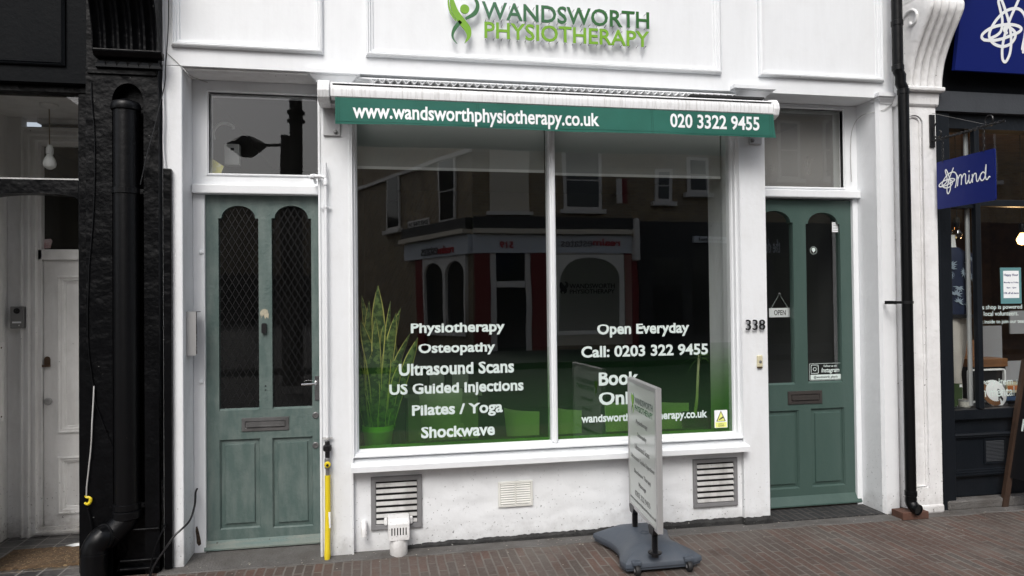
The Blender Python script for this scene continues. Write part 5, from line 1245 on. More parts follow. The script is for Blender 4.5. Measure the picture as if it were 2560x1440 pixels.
put('side_lining', bx(mu0-.008, mu0+.02, my+.045, my+.055, wz0_, wz1_), M['metal_plate'], mb)
# big blue board
bb = thing('blue_fascia_board', 'large blue fascia board with white scribble emblem, cut by the photo edge', 'sign', at(2400, 172, -.12))
z0 = Z(2400, 176, -.12); xL = X(2388, 172, -.12); tl_ = rad(8.5)
BP = Plane((xL, -.12, z0), (1, 0, 0), (0, -math.sin(tl_), math.cos(tl_)))
bm = BM(); obox(bm, BP, 0, 2.6, 0, .72, -.03, 0); put('board', bm, M['blue'], bb, bevel=.002)
KN = [  # scribble emblem: open strokes in drawing units
 [(1500, 490), (1530, 330), (1535, 190), (1490, 105), (1420, 85), (1330, 115), (1250, 190), (1195, 275), (1170, 350), (1190, 410), (1240, 450), (1310, 465), (1380, 440), (1425, 385), (1430, 330), (1395, 290), (1340, 262), (1320, 300), (1345, 330)],
 [(1120, 400), (1095, 375), (1110, 335), (1180, 285), (1270, 255), (1370, 245), (1450, 258), (1490, 285), (1470, 318), (1400, 350), (1310, 385), (1210, 405), (1120, 400)],
 [(1180, 385), (1250, 350), (1290, 300), (1300, 200), (1280, 100), (1262, 20), (1275, -15), (1300, 20), (1345, 150), (1375, 270), (1388, 400), (1378, 520), (1350, 595), (1325, 620), (1302, 590), (1298, 500), (1312, 400), (1345, 280), (1385, 170), (1430, 70), (1465, -10)]]
MIND = [[(0, 0), (8, 60), (0, 100)], [(8, 60), (30, 98), (48, 92), (50, 50), (46, 6)], [(50, 55), (76, 98), (98, 90), (98, 40), (100, 12), (112, 4), (128, 30)], [(140, 78), (136, 30), (142, 6), (156, 8), (172, 40)], [(176, 78), (178, 40), (176, 5)], [(178, 45), (200, 80), (220, 76), (222, 30), (230, 4), (246, 14), (262, 46)], [(318, 66), (296, 80), (272, 62), (266, 28), (282, 4), (306, 14), (324, 52), (330, 100), (332, 140)], [(332, 140), (322, 60), (328, 14), (344, 4), (362, 26), (372, 22)]]
def strokes(pl, fn, lists, w, c0, c1, mat, parent, name):
    cc = c0
    for L_ in lists:
        P = catmull([(*fn(*p), 0) for p in L_], 7); k = len(P); bm = BM(); prev = None
        for i, p in enumerate(P):
            t = (P[min(i+1, k-1)]-P[max(i-1, 0)]).normalized(); nn = Vector((-t.y, t.x, 0))*w/2; cc += 6e-6
            cur = (bm.verts.new(pl.pt(p.x+nn.x, p.y+nn.y, cc)), bm.verts.new(pl.pt(p.x-nn.x, p.y-nn.y, cc)))
            if prev: bm.faces.new((prev[0], prev[1], cur[1], cur[0]))
            prev = cur
        for e in (L_[0], L_[-1]):
            cc += 2e-5; bm.faces.new([bm.verts.new(pl.pt(u, v, cc)) for u, v in circ(*fn(*e), w/2, 14)])
        put(name, bm, mat, parent, recalc=False)
def kfn(cx, cz): return BP.uv(2180+cx/4, cz/4)
k0, k1 = BP.uv(2180+1300/4, 330/4), BP.uv(2180+1310/4, 330/4)
strokes(BP, kfn, KN, 26*(k1[0]-k0[0])/10, .001, .003, M['pure_white'], bb, 'emblem_stroke')
ks = (k1[0]-k0[0])/10
mo = kfn(1510, 520)
strokes(BP, lambda a, b: (mo[0]+a*ks*2.6, mo[1]+b*ks*2.6), MIND, 26*ks, .001, .003, M['pure_white'], bb, 'mind_lettering')
# hanging sign
HX = X(2332, 440, -.035)
hs_ = thing('hanging_sign', 'blue hanging sign with white scribble emblem and handwritten mind', 'sign', (HX, -.04, 2.3))
HP = Plane((HX, 0, 0), (0, -1, 0), (0, 0, 1))      # normal -X, u = -Y
ua, va = HP.uv(2341, 411); ub, vb = HP.uv(2487, 365); _, vc = HP.uv(2341, 521); _, vd = HP.uv(2486, 504)
HV0, HV1 = (vc+vd)/2, (va+vb)/2
put('sign_panel', shape([rrect(ua, ub, HV0, HV1, .012)], HP, -.006, 0), M['blue'], hs_)
hf = lambda cx, cz: HP.uv(2300+cx/4.235, 280+cz/4.235)
hk0 = hf(205, 780); hk1 = hf(390, 700)
sx_ = (hk1[0]-hk0[0])/(1535-1095); _, kt = hf(318, 600); _, kb = hf(318, 862); sz_ = (kt-kb)/640
strokes(HP, lambda a, b: (hk0[0]+(a-1095)*sx_, kb+(622-b)*sz_), KN, .0075, .001, .002, M['pure_white'], hs_, 'emblem_stroke')
m0 = hf(398, 788); m1 = hf(746, 722)
strokes(HP, lambda a, b: (m0[0]+a*(m1[0]-m0[0])/372, m0[1]+.004+b*(.062)/100), MIND, .0075, .001, .002, M['pure_white'], hs_, 'mind_lettering')
put('mind_lettering', shape([circ(m0[0]+140*(m1[0]-m0[0])/372, m0[1]+.075, .005, 12)], HP, .001, .002), M['pure_white'], hs_)
zbar0 = HP.uv(2335, 349)[1]; zbar1 = HP.uv(2513, 304); bt = HP.uv(2328, 288)[1]; bb_ = HP.uv(2328, 370)[1]
wb_ = put('wall_plate', bx(HX-.022, HX+.014, -.046, -.036, bb_, bt), M['black'], hs_, bevel=.002)
bm = BM(); L0, L1 = Vector((HX-.002, -.045, zbar0+.0)), Vector((HX-.002, -zbar1[0], zbar1[1]))
L1.z = (L0.z+L1.z)/2+.0; L0.z = L1.z
for ph in (0, math.pi): tube(bm, [L0.lerp(L1, i/90)+Vector((math.cos(i*.62+ph)*.0042, 0, math.sin(i*.62+ph)*.0042)) for i in range(91)], .0052, 6)
put('twisted_bar', bm, M['black'], hs_, smooth=True)
bm = BM(); sc_ = [(-.05, .075), (-.062, .06), (-.052, .02), (-.085, .004), (-.125, .016), (-.122, .048), (-.10, .05)]
tube(bm, [(HX-.002, y, L0.z+z+.01) for y, z in [(-.075, .10), (-.055, .07), (-.05, .035), (-.068, .008), (-.1, .006), (-.112, .03), (-.098, .045)]], .004, 6, 6)
cc = L0.lerp(L1, .80); tube(bm, [cc+Vector((0, math.cos(a)*.026, .028+math.sin(a)*.026)) for a in [-.6+i*.36 for i in range(14)]], .0042, 6)
put('iron_scroll', bm, M['black'], hs_, smooth=True)
put('tie_wire', tube(BM(), [(HX, -.04, bt+.01), (HX, L1.y+.12, L0.z+.005)], .0012, 5), M['grey_metal'], hs_)
for u in (ua+.055, ub-.070):
    bm = BM(); zt2 = L0.z-.004; k = max(3, int((zt2-HV1)/.018))
    for i in range(k):
        c = Vector((HX-.002, -u, zt2-(zt2-HV1+.006)*(i+.5)/k)); ax = (0, 1) if i % 2 else (1, 0)
        tube(bm, [c+Vector((math.cos(a)*.006*ax[0], math.cos(a)*.006*ax[1], math.sin(a)*.012)) for a in [j*math.pi/5 for j in range(11)]], .0018, 5, caps=False)
    put('chain', bm, M['black'], hs_)
# poster and vinyl wording
GM = front(my+.029)
ps2 = thing('happy_hour_poster', 'teal bordered Happy Hour poster taped inside the charity shop window', 'poster', at(2527, 759, my+.025))
q = pxrect(GM, 2501, 2553, 669, 759); put('poster_border', shape([rect(*q)], GM, 0, .001), flat('teal_print', (.10, .24, .25), .5), ps2)
put('poster_sheet', shape([rect(*pxrect(GM, 2508, 2547, 677, 745))], GM, .001, .0015), M['pure_white'], ps2)
navy = flat('navy_print', (.01, .02, .12), .5)
for s, L, R, T, B in (('Happy Hour', 2509, 2545, 684, 692), ('Monday to Friday', 2509, 2546, 704, 709), ('9pm - 6pm', 2516, 2540, 717, 722), ('10% off all items', 2509, 2546, 730, 735)):
    put('poster_lettering', text_px(s, GM, L, R, T, B, c0=.0016, c1=.002, bold=.02), navy, ps2)
for s, L, R, T, B, lab in (('This shop is powered', 2437, 2555, 762, 776, 'white wording about volunteers, top line on charity shop window'), ('by local volunteers.', 2443, 2546, 778, 793, 'white wording about volunteers, second line on charity shop window'), ('Ask inside to join our team', 2440, 2566, 799, 811, 'small white wording inviting helpers, third line on charity shop window'), ('Every item sold', 2444, 2572, 945, 967, 'white wording near the plate, upper line on charity shop window'), ('in mental health', 2450, 2600, 966, 990, 'white wording near the plate, lower line on charity shop window')):
    put('window_lettering', text_px(s, GM, L, R, T, B, c0=.0, c1=.0008, bold=.006), M['vinyl'], label=lab, cat='lettering', group='white wording on the charity shop window')
# display things
sz = wz0_-.0115
def PM(px, py, Y): return at(px, py, Y)
Yd = .19
mq = thing('mannequin', 'headless white mannequin in navy palm print shirt and pale trousers in the window', 'mannequin', (X(2390, 900, Yd), Yd, sz))
shirt = None
def shirtmat():
    mt, nt, b, N, L = newmat('palm_print'); v = coords(N, L, (1, 1, 1))
    vv = N.new('ShaderNodeTexVoronoi'); vv.inputs['Scale'].default_value = 7; L.new(v, vv.inputs['Vector'])
    w = N.new('ShaderNodeTexWave'); w.inputs['Scale'].default_value = 40; w.inputs['Distortion'].default_value = 14; L.new(v, w.inputs['Vector'])
    f = mul(N, L, ramp(N, L, vv.outputs['Distance'], .25, .15), ramp(N, L, w.outputs['Fac'], .45, .6)); f.node.use_clamp = True
    L.new(mixc(N, L, f, (.010, .018, .05), (.34, .42, .50)), b.inputs['Base Color']); b.inputs['Roughness'].default_value = .7; return mt
def loft(bm, secs, seg=28):
    R_ = []
    for (cx, cy_, z, rx, ry) in secs: R_.append([bm.verts.new((cx+rx*math.cos(2*math.pi*k/seg), cy_+ry*math.sin(2*math.pi*k/seg), z)) for k in range(seg)])
    for i in range(len(R_)-1):
        for k in range(seg): bm.faces.new((R_[i][k], R_[i][(k+1) % seg], R_[i+1][(k+1) % seg], R_[i+1][k]))
    bm.faces.new(R_[0][::-1]); bm.faces.new(R_[-1]); return bm
mxx = X(2385, 800, Yd); zn, zs, zh, zk = Z(2370, 588, Yd), Z(2385, 625, Yd), Z(2400, 785, Yd), Z(2390, 955, Yd)
put('body', loft(BM(), [(mxx, Yd, zh-.02, .085, .06), (mxx, Yd, zh+.1, .08, .06), (mxx-.01, Yd, zs-.02, .10, .05), (mxx-.02, Yd, zs+.02, .035, .035), (mxx-.02, Yd, zn, .030, .030)]), M['chair_white'], mq, smooth=True)
put('shirt', loft(BM(), [(mxx, Yd, zh-.01, .105, .075), (mxx-.002, Yd, zh+.02, .110, .08), (mxx-.003, Yd, zh+.14, .102, .075), (mxx-.004, Yd, zh+.26, .115, .075), (mxx-.006, Yd, zs-.05, .122, .07), (mxx-.012, Yd, zs-.015, .10, .06), (mxx-.02, Yd, zs+.015, .05, .045)]), shirtmat(), mq, smooth=True)
for s in (-1, 1): put('sleeve', tube(BM(), [(mxx+s*.095, Yd, zs-.035), (mxx+s*.125, Yd-.01, zs-.10), (mxx+s*.135, Yd-.015, zs-.19)], [.04, .048, .050], 16, 3), mq.children[1].data.materials[0] if False else bpy.data.materials['palm_print'], mq, smooth=True)
bm = BM(); rr0 = random.Random(5)
for i in range(15):
    lx_ = mxx + rr0.uniform(-.085, .085); lz_ = zh + .02 + (zs-zh-.06)*(i+.5)/15; a0 = rr0.uniform(0, 6.28)
    for k in range(7):
        a_ = a0 + k*.55; L_ = rr0.uniform(.028, .045); pts = []
        for s, w_ in ((0, 0), (.4, 1), (1, 0), (.4, -1)):
            u_ = lx_ + math.cos(a_)*L_*s - math.sin(a_)*w_*.005; v_ = lz_ + math.sin(a_)*L_*s + math.cos(a_)*w_*.005
            d_ = max(-.97, min(.97, (u_-mxx)/.122)); pts.append(bm.verts.new((u_, Yd-.084*math.sqrt(1-d_*d_)-.002, v_)))
        bm.faces.new(pts)
put('palm_print', bm, flat('pale_leaf_print', (.30, .37, .44), .8), bpy.data.objects['shirt'], recalc=False)
tr = M['beige'] = painted('pale_cloth', (.50, .47, .43), (.38, .35, .31), .85, .6, (6, 6, 1.5), bump=.3, bscale=8, lumps=3)
for s, xo in ((-1, -.045), (1, .04)): put('trouser_leg', loft(BM(), [(mxx+xo*.2, Yd+s*.02, zk-.03, .035, .035), (mxx+xo*.4-.008, Yd+s*.02, zk+.05, .040, .042), (mxx+xo*.7+.004, Yd+s*.02, zk+.18, .050, .05), (mxx+xo, Yd+s*.01, zh-.1, .062, .06), (mxx+xo*.9, Yd, zh, .062, .062)]), tr, mq, smooth=True)
put('belt', rev(BM(), (mxx, Yd, zh-.012), [(.1, -.012), (.106, -.01), (.106, .01), (.1, .012)], 'Z', 24), M['black'], mq)
put('stand_rod', tube(BM(), [(mxx-.01, Yd, zk), (mxx-.01, Yd, sz+.004)], .008, 10), M['chrome'], mq); put('stand_plate', rev(BM(), (mxx-.01, Yd, sz+.001), [(.07, 0), (.07, .006), (.02, .009)], 'Z', 24), M['chrome'], mq)
a = PM(2369, 960, .13); b = PM(2407, 1018, .13)
bk = thing('green_book', 'upright dark green book with small price sticker in the shop window', 'book', (a.x, .13, sz))
put('book_cover', bx(a.x, b.x, .13, .155, sz, a.z), flat('green_cloth', (.03, .055, .015), .6), bk, bevel=.002); put('pages', bx(a.x+.003, b.x+.002, .1325, .1525, sz+.003, a.z-.003), M['chair_white'], bk)
put('price_sticker', shape([rect(b.x-.022, b.x-.004, a.z-.024, a.z-.006)], front(.1295), 0, .0008), M['pure_white'], bk)
c = PM(2411, 1005, .115)
tn = thing('round_tin', 'round cream tin with grey print beside the green book', 'tin', (c.x, .115, sz))
put('tin_body', rev(BM(), (c.x, .115, sz+.001), [(.036, 0), (.037, .002), (.037, .038)], 'Z', 28), painted('tin_print', (.60, .58, .52), (.22, .22, .2), .4, .9, (30, 30, 90), bump=0), tn, smooth=True); put('tin_lid', rev(BM(), (c.x, .115, sz+.0395), [(.0385, 0), (.0385, .009), (.036, .011)], 'Z', 28), M['steel'], tn, smooth=True)
c = PM(2480, 982, .16)
pt2 = thing('decorated_plate', 'round white plate with black figure and brown border leaning in the window', 'plate', (c.x, .16, sz))
PPl = Plane((c.x, .14, c.z), (1, 0, 0), (0, .26, 1)); rx_ = .088
put('plate_dish', shape([circ(0, 0, rx_, 40)], PPl, -.006, .002), M['pure_white'], pt2, bevel=.002)
put('plate_border', shape([circ(-.012, .0, rx_*.93, 40)[12:34]+circ(-.002, .01, rx_*.72, 40)[12:34][::-1]], PPl, .002, .003), M['wood_warm'], pt2)
put('plate_figure', shape([[(.02, .01), (.03, .03), (.045, .02), (.04, -.01), (.055, -.04), (.045, -.055), (.03, -.03), (.022, -.05), (.015, -.045), (.024, -.015)]], PPl, .002, .003), M['black'], pt2)
a = PM(2461, 922, .26); b = PM(2510, 1008, .26)
bx_ = thing('white_framed_board', 'black board with rounded white frame standing behind the plate', 'board', (a.x, .26, sz))
put('board_frame', shape([rrect(a.x-.14, b.x, sz+.001, a.z, .02), rrect(a.x-.13, b.x-.01, sz+.011, a.z-.01, .015)], front(.26), 0, .02), M['pure_white'], bx_); put('board_face', bx(a.x-.135, b.x-.005, .262, .27, sz+.006, a.z-.005), M['black'], bx_)
a = PM(2398, 915, .42); b = PM(2495, 900, .42)
wbx = thing('wooden_box', 'open brown wooden box with its lid raised above the white framed board', 'box', ((a.x+b.x)/2, .42, a.z))
put('box_body', bx(a.x+.03, b.x, .34, .5, a.z-.005, b.z+.018), M['wood_warm'], wbx, bevel=.003)
bm = BM(); PL2 = Plane((a.x+.03, .5, b.z+.02), (1, 0, 0), (0, .45, .9)); obox(bm, PL2, 0, b.x-a.x-.06, 0, .13, -.02, 0); put('box_lid', bm, M['wood_warm'], wbx, bevel=.003)
put('box_stand', bx(a.x+.04, b.x-.01, .35, .49, sz, a.z-.006), M['black'], wbx)
def card(name, lab, cat, x0, x1, y0, y1, Y, mats, grp=None):
    a, b = PM(x0, y0, Y), PM(x1, y1, Y); t = thing(name, lab, cat, (a.x, Y, b.z), grp)
    put('cover', bx(a.x, b.x, Y, Y+.012, b.z, a.z), mats[0], t)
    if len(mats) > 1: put('printed_band', bx(a.x+.004, b.x-.004, Y-.002, Y-.0005, b.z+(a.z-b.z)*.30, b.z+(a.z-b.z)*.68), mats[1], t)
    return t
grey_c = flat('grey_board', (.30, .30, .31), .6)
card('grey_sign_board', 'plain grey board with hole in its corner hanging behind the middle of the glass', 'board', 2455, 2506, 815, 897, .5, [grey_c]); card('grey_sign_board', 'plain pale grey board near the right photo edge, beneath the volunteers wording', 'board', 2525, 2600, 777, 833, .5, [grey_c]); card('grey_sign_board', 'lowest plain grey board right of the white framed board', 'board', 2512, 2600, 903, 950, .4, [grey_c])
card('game_box', 'black and blue calendar box with car picture on the window shelf', 'box', 2514, 2552, 983, 1008, .15, [M['black'], flat('blue_print', (.10, .18, .35), .5)])
card('paperback_book', 'cream paperback with large numerals behind the calendar box', 'book', 2517, 2552, 955, 983, .2, [M['ivory'], flat('orange_print', (.5, .16, .05), .5)])
card('red_book', 'small dark red book at the right edge of the window shelf', 'book', 2553, 2580, 985, 1008, .17, [flat('red_cloth', (.25, .02, .03), .5)])
# hanging bulbs
def bulbthing(lab, px, py, Y, lit):
    p = PM(px, py, Y); t = thing('filament_bulb', lab, 'light bulb', p, 'hanging filament bulbs')
    put('cord', tube(BM(), [(p.x, Y, 2.68), (p.x, Y, p.z+.10)], .003, 6), M['black'], t)
    put('lamp_holder', rev(BM(), (p.x, Y, 0), [(.008, p.z+.11), (.018, p.z+.10), (.022, p.z+.06), (.016, p.z+.035)], 'Z', 16), M['black'], t, smooth=True)
    put('bulb', rev(BM(), (p.x, Y, 0), [(.012, p.z+.035), (.020, p.z+.02), (.034, p.z-.005), (.036, p.z-.02), (.026, p.z-.045), (.004, p.z-.055)], 'Z', 20), flat('lit_bulb', (.9, .7, .4), .3, emit=((1, .55, .2), 5)) if lit else M['bulb_glass'], t, smooth=True)
M['bulb_glass'] = glass('bulb_glass', (.8, .7, .5), 3)
bulbthing('unlit filament bulb hanging leftmost in the charity shop window', 2366, 580, .5, False); bulbthing('unlit filament bulb hanging second from left in the charity shop window', 2392, 580, .5, False); bulbthing('lit warm filament bulb at the right photo edge', 2555, 594, .6, True)
bl_ = bpy.data.lights.new('bulb_light', 'POINT'); bl_.energy = 4.0; bl_.color = (1, .62, .3); bl_.shadow_soft_size = .04; bo = bpy.data.objects.new('bulb_light', bl_); COL.objects.link(bo); p = PM(2555, 594, .6); bo.location = (p.x, .66, p.z-.12)
# chalkboard A frame
g = gnd(2510, 1268); tp_ = PM(2575, 1000, -.35)
ab = thing('chalkboard', 'dark wooden A frame chalkboard at the right photo edge', 'chalkboard', (g.x, g.y, 0))
ang = 0.0
def legs(y0, xoff, nm):
    pass
lx = g.x; tx = lx+.165; hgt = .93
def bar(bm, a, b, w, d_):
    a, b = Vector(a), Vector(b); t = (b-a).normalized(); s = Vector((0, 1, 0)); s = (s-s.dot(t)*t).normalized(); n = t.cross(s)
    vs = [bm.verts.new(p+s*i*w/2+n*j*d_/2) for p in (a, b) for i, j in ((-1, -1), (1, -1), (1, 1), (-1, 1))]
    bm.faces.new(vs[:4][::-1]); bm.faces.new(vs[4:])
    for i in range(4): bm.faces.new((vs[i], vs[(i+1) % 4], vs[4+(i+1) % 4], vs[4+i]))
    return bm
y1_ = g.y; y2_ = g.y-.42
put('leg', bar(BM(), (lx, y1_, 0), (tx+.02, y1_, hgt), .025, .040), M['wood_dark'], ab); put('leg', bar(BM(), (lx, y2_, 0), (tx+.02, y2_, hgt), .025, .040), M['wood_dark'], ab)
put('leg', bar(BM(), (tx*2-lx+.04, y1_, 0), (tx+.02, y1_, hgt), .025, .040), M['wood_dark'], ab); put('leg', bar(BM(), (tx*2-lx+.04, y2_, 0), (tx+.02, y2_, hgt), .025, .040), M['wood_dark'], ab)
put('cross_rail', bar(BM(), (lx+.035, y1_, .17), (lx+.035, y2_, .17), .03, .03), M['wood_dark'], ab)
bm = BM(); CPl = Plane((lx+.035, y1_-.012, .19), (0, -1, 0), (.19, 0, .93)); obox(bm, CPl, 0, .396, 0, .74, -.010, -.002); put('board', bm, M['black'], ab)
put('chalk_lettering', textbm('10%', CPl, .03, .22, .30, .38, c0=-.0015, c1=-.0005), M['vinyl'], ab)

# ================================================================ ACROSS THE STREET (seen in the glass)
OY = -14.0
OP = Plane((0, OY, 0), (-1, 0, 0), (0, 0, 1))     # faces the shop: n = +Y
assert OP.n.y > 0
cu_, _ = OP.ruv(1180, 600)
wd_dir = Vector((-math.sin(rad(24)), -math.cos(rad(24)), 0))
corner = OP.pt(cu_, 0)
WPn = Plane(corner, wd_dir, (0, 0, 1))           # wing plane, u runs towards the corner
if WPn.n.x > 0 and False: pass
ea = thing('estate_agent_building', 'brown brick corner building with white fascia and red shopfront, seen reflected', 'building', corner)
def oquad(pl, px0, px1, py0, py1):
    mx, my_ = (px0+px1)/2, (py0+py1)/2; u = sorted((pl.ruv(px0, my_)[0], pl.ruv(px1, my_)[0])); return (u[0], u[1], pl.ruv(mx, py1)[1], pl.ruv(mx, py0)[1])
def OB(pl, q, c0, c1, name, mt, parent=ea, **k):
    bm = BM(); obox(bm, pl, q[0], q[1], q[2], q[3], c0, c1); return put(name, bm, mt, parent, **k)
uE = OP.ruv(1592, 600)[0]
u_lo, u_hi = sorted((cu_, uE))
brk = M['stock_brick']
SB_ = brick('side_stock_brick', (.42, .31, .17), (.21, .145, .08), (.34, .31, .26), .225, .075, .012, (rad(90), 0, rad(66)))
OB(OP, (u_lo, u_hi, 0, 9.5), -.3, 0, 'wall', brk)
OB(WPn, (0, 9.0, 0, 9.5), -.3, -.001, 'side_wall', SB_)
M['o_white'] = flat('far_white_paint', (.80, .77, .72), .6); M['o_red'] = flat('dark_red_paint', (.20, .014, .016), .5); M['o_glass'] = flat('far_dark_glass', (.02, .022, .025), .06); M['o_dark'] = flat('far_charcoal', (.03, .03, .032), .6); M['o_fascia'] = flat('far_fascia_white', (.70, .74, .78), .5); M['o_beige'] = flat('far_beige', (.75, .68, .55), .6)
def win(pl, px0, px1, py0, py1, parent, par2=True):
    q = oquad(pl, px0, px1, py0, py1); w = OB(pl, (q[0]-.06, q[1]+.06, q[2]-.05, q[3]+.05), .005, .06, 'window_frame', M['o_white'], parent)
    m_ = (q[2]+q[3])/2
    OB(pl, (q[0]+.03, q[1]-.03, q[2]+.03, m_-.02), .061, .07, 'window_pane', M['o_glass'], w); OB(pl, (q[0]+.03, q[1]-.03, m_+.02, q[3]-.03), .061, .07, 'window_pane', M['o_glass'], w)
    OB(pl, (q[0]-.16, q[1]+.16, q[2]-.16, q[2]-.051), .0, .16, 'window_sill', M['o_white'], parent)
q = oquad(OP, 1225, 1320, 385, 530); OB(OP, (q[0], q[1], q[2], q[3]+.6), .0, .08, 'blocked_window', M['o_beige']); OB(OP, (q[0]-.1, q[1]+.1, q[2]-.1, q[2]-.001), 0, .15, 'window_sill', M['o_white'])
win(OP, 1412, 1497, 380, 520, ea); win(WPn, 1102, 1137, 400, 550, ea); win(WPn, 972, 1000, 440, 570, ea)
q = oquad(WPn, 890, 1170, 400, 410); OB(WPn, (0, 9, 5.15, 5.25), 0, .08, 'string_course', M['o_white'])
q = oquad(OP, 1185, 1570, 545, 575); OB(OP, (u_lo, u_hi, q[2], q[3]), 0, .22, 'cornice', M['o_dark'])
qf = oquad(OP, 1185, 1585, 588, 634); OB(OP, (u_lo, u_hi, qf[2], qf[3]), 0, .15, 'fascia', M['o_fascia']); OB(OP, (u_lo+.1, u_hi, qf[3]+.02, qf[3]+.14), 0, .3, 'awning_box', M['o_beige'])
OB(WPn, (0, 3.6, qf[2], qf[3]), 0, .15, 'side_fascia', M['o_fascia']); OB(WPn, (0, 3.7, qf[3]+.02, qf[3]+.14), 0, .3, 'awning_box', M['o_beige'])
OB(WPn, (0, 3.7, q[2], q[3]), 0, .2, 'side_cornice', M['o_dark'])
def otext(s, pl, px0, px1, py0, py1, mt, c=.16, bold=.03, k=None):
    q = oquad(pl, px0, px1, py0, py1); put('fascia_lettering', textbm(s, pl, *q, c0=c, c1=c+.02, bold=bold), mt, ea)
M['o_redtext'] = flat('red_sign_letters', (.5, .02, .03), .5); M['o_greytext'] = flat('grey_sign_letters', (.12, .12, .13), .5)
otext('519', OP, 1249, 1281, 604, 622, M['o_redtext'])
otext('realm', OP, 1478, 1545, 598, 615, M['o_redtext'], bold=.02); otext('estates', OP, 1396, 1477, 600, 618, M['o_greytext'], bold=.0)
otext('realm', WPn, 1110, 1146, 614, 634, M['o_redtext'], bold=.02); otext('estates', WPn, 1067, 1109, 617, 638, M['o_greytext'], bold=.0)
def ocol(pl, px0, px1, mt, nm, zt=None, c1=.12):
    u = sorted((pl.ruv(px0, 700)[0], pl.ruv(px1, 700)[0])); return OB(pl, (u[0], u[1], 0, (zt or qf[2])-.001), 0, c1, nm, mt)
ocol(OP, 1185, 1225, M['o_red'], 'red_pilaster'); ocol(OP, 1326, 1368, M['o_red'], 'red_pilaster'); ocol(OP, 1560, 1590, M['o_red'], 'red_pilaster'); ocol(OP, 1226, 1241, M['o_white'], 'door_frame', c1=.08); ocol(OP, 1312, 1325, M['o_white'], 'door_frame', c1=.08)
ocol(OP, 1242, 1311, M['o_glass'], 'door_glass', c1=.03); q = oquad(OP, 1242, 1311, 702, 718); OB(OP, q, .031, .09, 'door_transom', M['o_white'])
u = sorted((OP.ruv(1385, 700)[0], OP.ruv(1558, 700)[0])); q = (u[0], u[1]); zsp_ = OP.ruv(1470, 700)[1]; rz = OP.ruv(1470, 645)[1]-zsp_
put('shop_window_frame', shape([rect(q[0], q[1], .4, qf[2]-.001), arch(q[0]+.12, q[1]-.12, .5, zsp_, rz, 20)], OP, 0, .10), M['o_white'], ea); OB(OP, (q[0]+.05, q[1]-.05, .45, zsp_+rz), .01, .02, 'shop_window_glass', M['o_glass'])
us = [WPn.ruv(p, 720)[0] for p in (1066, 1118, 1170)]
holes = [arch(min(a, b)+.07, max(a, b)-.07, .5, WPn.ruv(1118, 690)[1], .38, 16) for a, b in ((us[0], us[1]), (us[1], us[2]))]
put('arched_window_frame', shape([rect(min(us), max(us), .4, qf[2]-.001)]+holes, WPn, 0, .10), M['o_white'], ea); OB(WPn, (min(us)+.05, max(us)-.05, .45, qf[2]-.1), .01, .02, 'arched_window_glass', M['o_glass'])
uu = WPn.ruv(1052, 720)[0]; OB(WPn, (max(us)+.01, max(us)+.45, 0, qf[2]-.002), 0, .1, 'red_pilaster', M['o_red'])
q = oquad(WPn, 1022, 1074, 548, 568); b_ = OB(WPn, q, 0, .03, 'street_name_plate', M['o_white']); put('plate_lettering', textbm('EDNER STREET S.W.', WPn, q[0]+.03, q[1]-.03, q[2]+.05, q[3]-.05, c0=.031, c1=.036, bold=.02), M['black'], b_)
q = oquad(OP, 1576, 1590, 548, 655); OB(OP, q, 0, .35, 'console_bracket', M['o_white'], bevel=.05)
q = oquad(OP, 1532, 1558, 452, 512); t = thing('agency_board', 'small red and white board projecting from the reflected brick wall', 'sign', OP.pt(q[0], q[2])); OB(OP, (q[0], (q[0]+q[1])/2, q[2], q[3]), .3, .36, 'red_face', M['o_red'], t); OB(OP, ((q[0]+q[1])/2+.002, q[1], q[2], q[3]), .3, .36, 'white_face', M['o_white'], t); OB(OP, (q[0]+.1, q[0]+.14, q[2]+.2, q[3]-.1), .001, .299, 'bracket', M['o_dark'], t)
# neighbour, dark
nb_ = thing('grey_terrace_building', 'dark grey painted shop terrace beside the estate agent, seen reflected', 'building', OP.pt(uE, 0))
far = -22.0 if uE < cu_ else 22.0
lo_, hi_ = sorted((uE, uE+(uE-cu_)/abs(uE-cu_)*14))
OB(OP, (lo_, hi_, 0, 9.0), -.3, -.01, 'wall', brk, nb_)
q = oquad(OP, 1604, 1800, 553, 640); OB(OP, (min(q[0], lo_+.1), hi_, 0, q[3]), -.0095, .06, 'shopfront', M['o_dark'], nb_)
for a, b, c, d in ((1630, 1705, 645, 700), (1630, 1705, 712, 900), (1730, 1830, 645, 900), (1950, 2060, 640, 900)):
    q = oquad(OP, a, b, c, d); OB(OP, (q[0], q[1], max(q[2], .3), q[3]), .061, .07, 'shop_window', M['o_glass'], nb_)
q = oquad(OP, 1728, 1812, 592, 608); OB(OP, q, .061, .15, 'small_sign', M['o_fascia'], nb_)
put('sign_lettering', textbm('elemented', OP, *oquad(OP, 1740, 1805, 596, 604), c0=.16, c1=.17), M['o_dark'], nb_)
put('sign_lettering', textbm('the dental', OP, *oquad(OP, 1905, 1962, 596, 632), c0=.07, c1=.08), M['o_fascia'], nb_)
for a, b, c, d in ((1642, 1672, 430, 500), (1720, 1765, 400, 480), (1860, 1905, 290, 420), (1960, 2010, 300, 440), (2080, 2130, 300, 440), (2230, 2290, 300, 440), (2420, 2480, 320, 450)): win(OP, a, b, c, d, nb_)
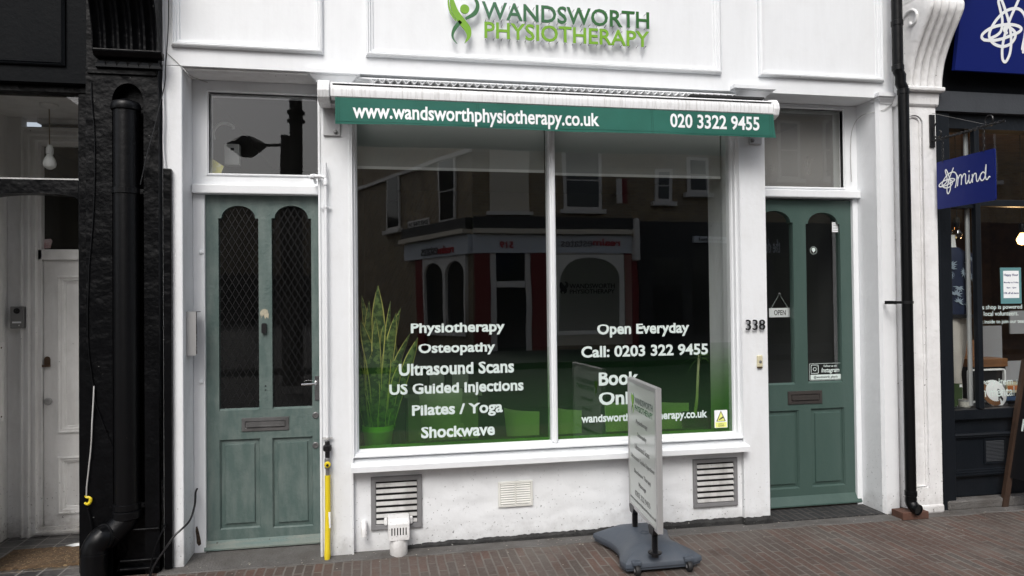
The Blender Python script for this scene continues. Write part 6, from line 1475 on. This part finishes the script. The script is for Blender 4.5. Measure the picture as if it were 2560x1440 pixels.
# building on the other side of the side street, far left in the glass
lt = thing('corner_terrace_building', 'plain brick terrace across the side street, seen reflected', 'building', (-16, -16, 0))
gapx = corner.x - 11.5
put('wall', bx(gapx-14, gapx, -24, -14.2, 0, 7.5), M['stock_brick'], lt); put('shopfront', bx(gapx-14, gapx-.1, -14.199, -14.0, 0, 3.2), M['o_dark'], lt)
fe = thing('added_end_terrace', 'made-up long low terrace closing the side street, added to darken reflections in the door glass', 'building', (-20, -42, 0))  # invented terrace, blocks the low sky so the door glass reflects darker
put('wall', bx(-60, 10, -44, -42, 0, 8.2), M['stock_brick'], fe); put('shopfront', bx(-60, 10, -41.999, -41.8, 0, 3), M['o_dark'], fe)
# street lamp reflected in the left fanlight
sl_y = -7.5
LPn = Plane((0, sl_y, 0), (-1, 0, 0), (0, 0, 1))
def LR(px, py): return LPn.ruv(px, py)
a = LR(607, 353); b = LR(705, 352)
lamp = thing('street_lamp', 'dark street lamp with boxy lantern on an arm, seen reflected in the left fanlight', 'street lamp', (-b[0], sl_y, 0))
put('post', tube(BM(), [(-b[0], sl_y, 0), (-b[0], sl_y, b[1]+.15)], .07, 14), M['black_pipe'], lamp); put('arm', tube(BM(), [(-b[0], sl_y, b[1]), (-a[0], sl_y, a[1])], .025, 8), M['black_pipe'], lamp)
put('lantern', loft(BM(), [(-a[0], sl_y, a[1]-.17, .10, .10), (-a[0], sl_y, a[1]-.02, .30, .16), (-a[0], sl_y, a[1]+.04, .28, .16), (-a[0], sl_y, a[1]+.14, .10, .08)], 6), M['black_pipe'], lamp)
tp2 = LR(733, 300)
tall = thing('tall_post', 'thick dark post with collars, seen reflected beside the street lamp', 'post', (-tp2[0], sl_y, 0))
put('shaft', tube(BM(), [(-tp2[0], sl_y, 0), (-tp2[0], sl_y, 7)], .10, 16), M['black_pipe'], tall); z_ = LR(733, 280)[1]
put('collar', rev(BM(), (-tp2[0], sl_y, z_), [(.10, -.1), (.14, -.08), (.14, -.04), (.11, -.02), (.11, .04), (.14, .06), (.14, .1), (.1, .12)], 'Z', 16), M['black_pipe'], tall)

# ================================================================ LITTER ON THE PAVING
bm = BM()
for i in range(260):
    x = random.uniform(-1.0, 4.3); y = -abs(random.gauss(0, .22))-.01
    if random.random() < .5: y = -random.random()*.12
    s = random.uniform(.0015, .005); a = random.random()*6.28; k = random.randint(4, 6)
    vs = [bm.verts.new((x+s*random.uniform(.6, 1.4)*math.cos(a+2*math.pi*j/k), y+s*random.uniform(.6, 1.4)*math.sin(a+2*math.pi*j/k), .0075+.001*random.random())) for j in range(k)]
    bm.faces.new(vs)
put('grit', bm, painted('grit', (.40, .37, .32), (.08, .06, .045), .9, 1.0, (40, 40, 40), bump=0), kind='stuff', recalc=False)
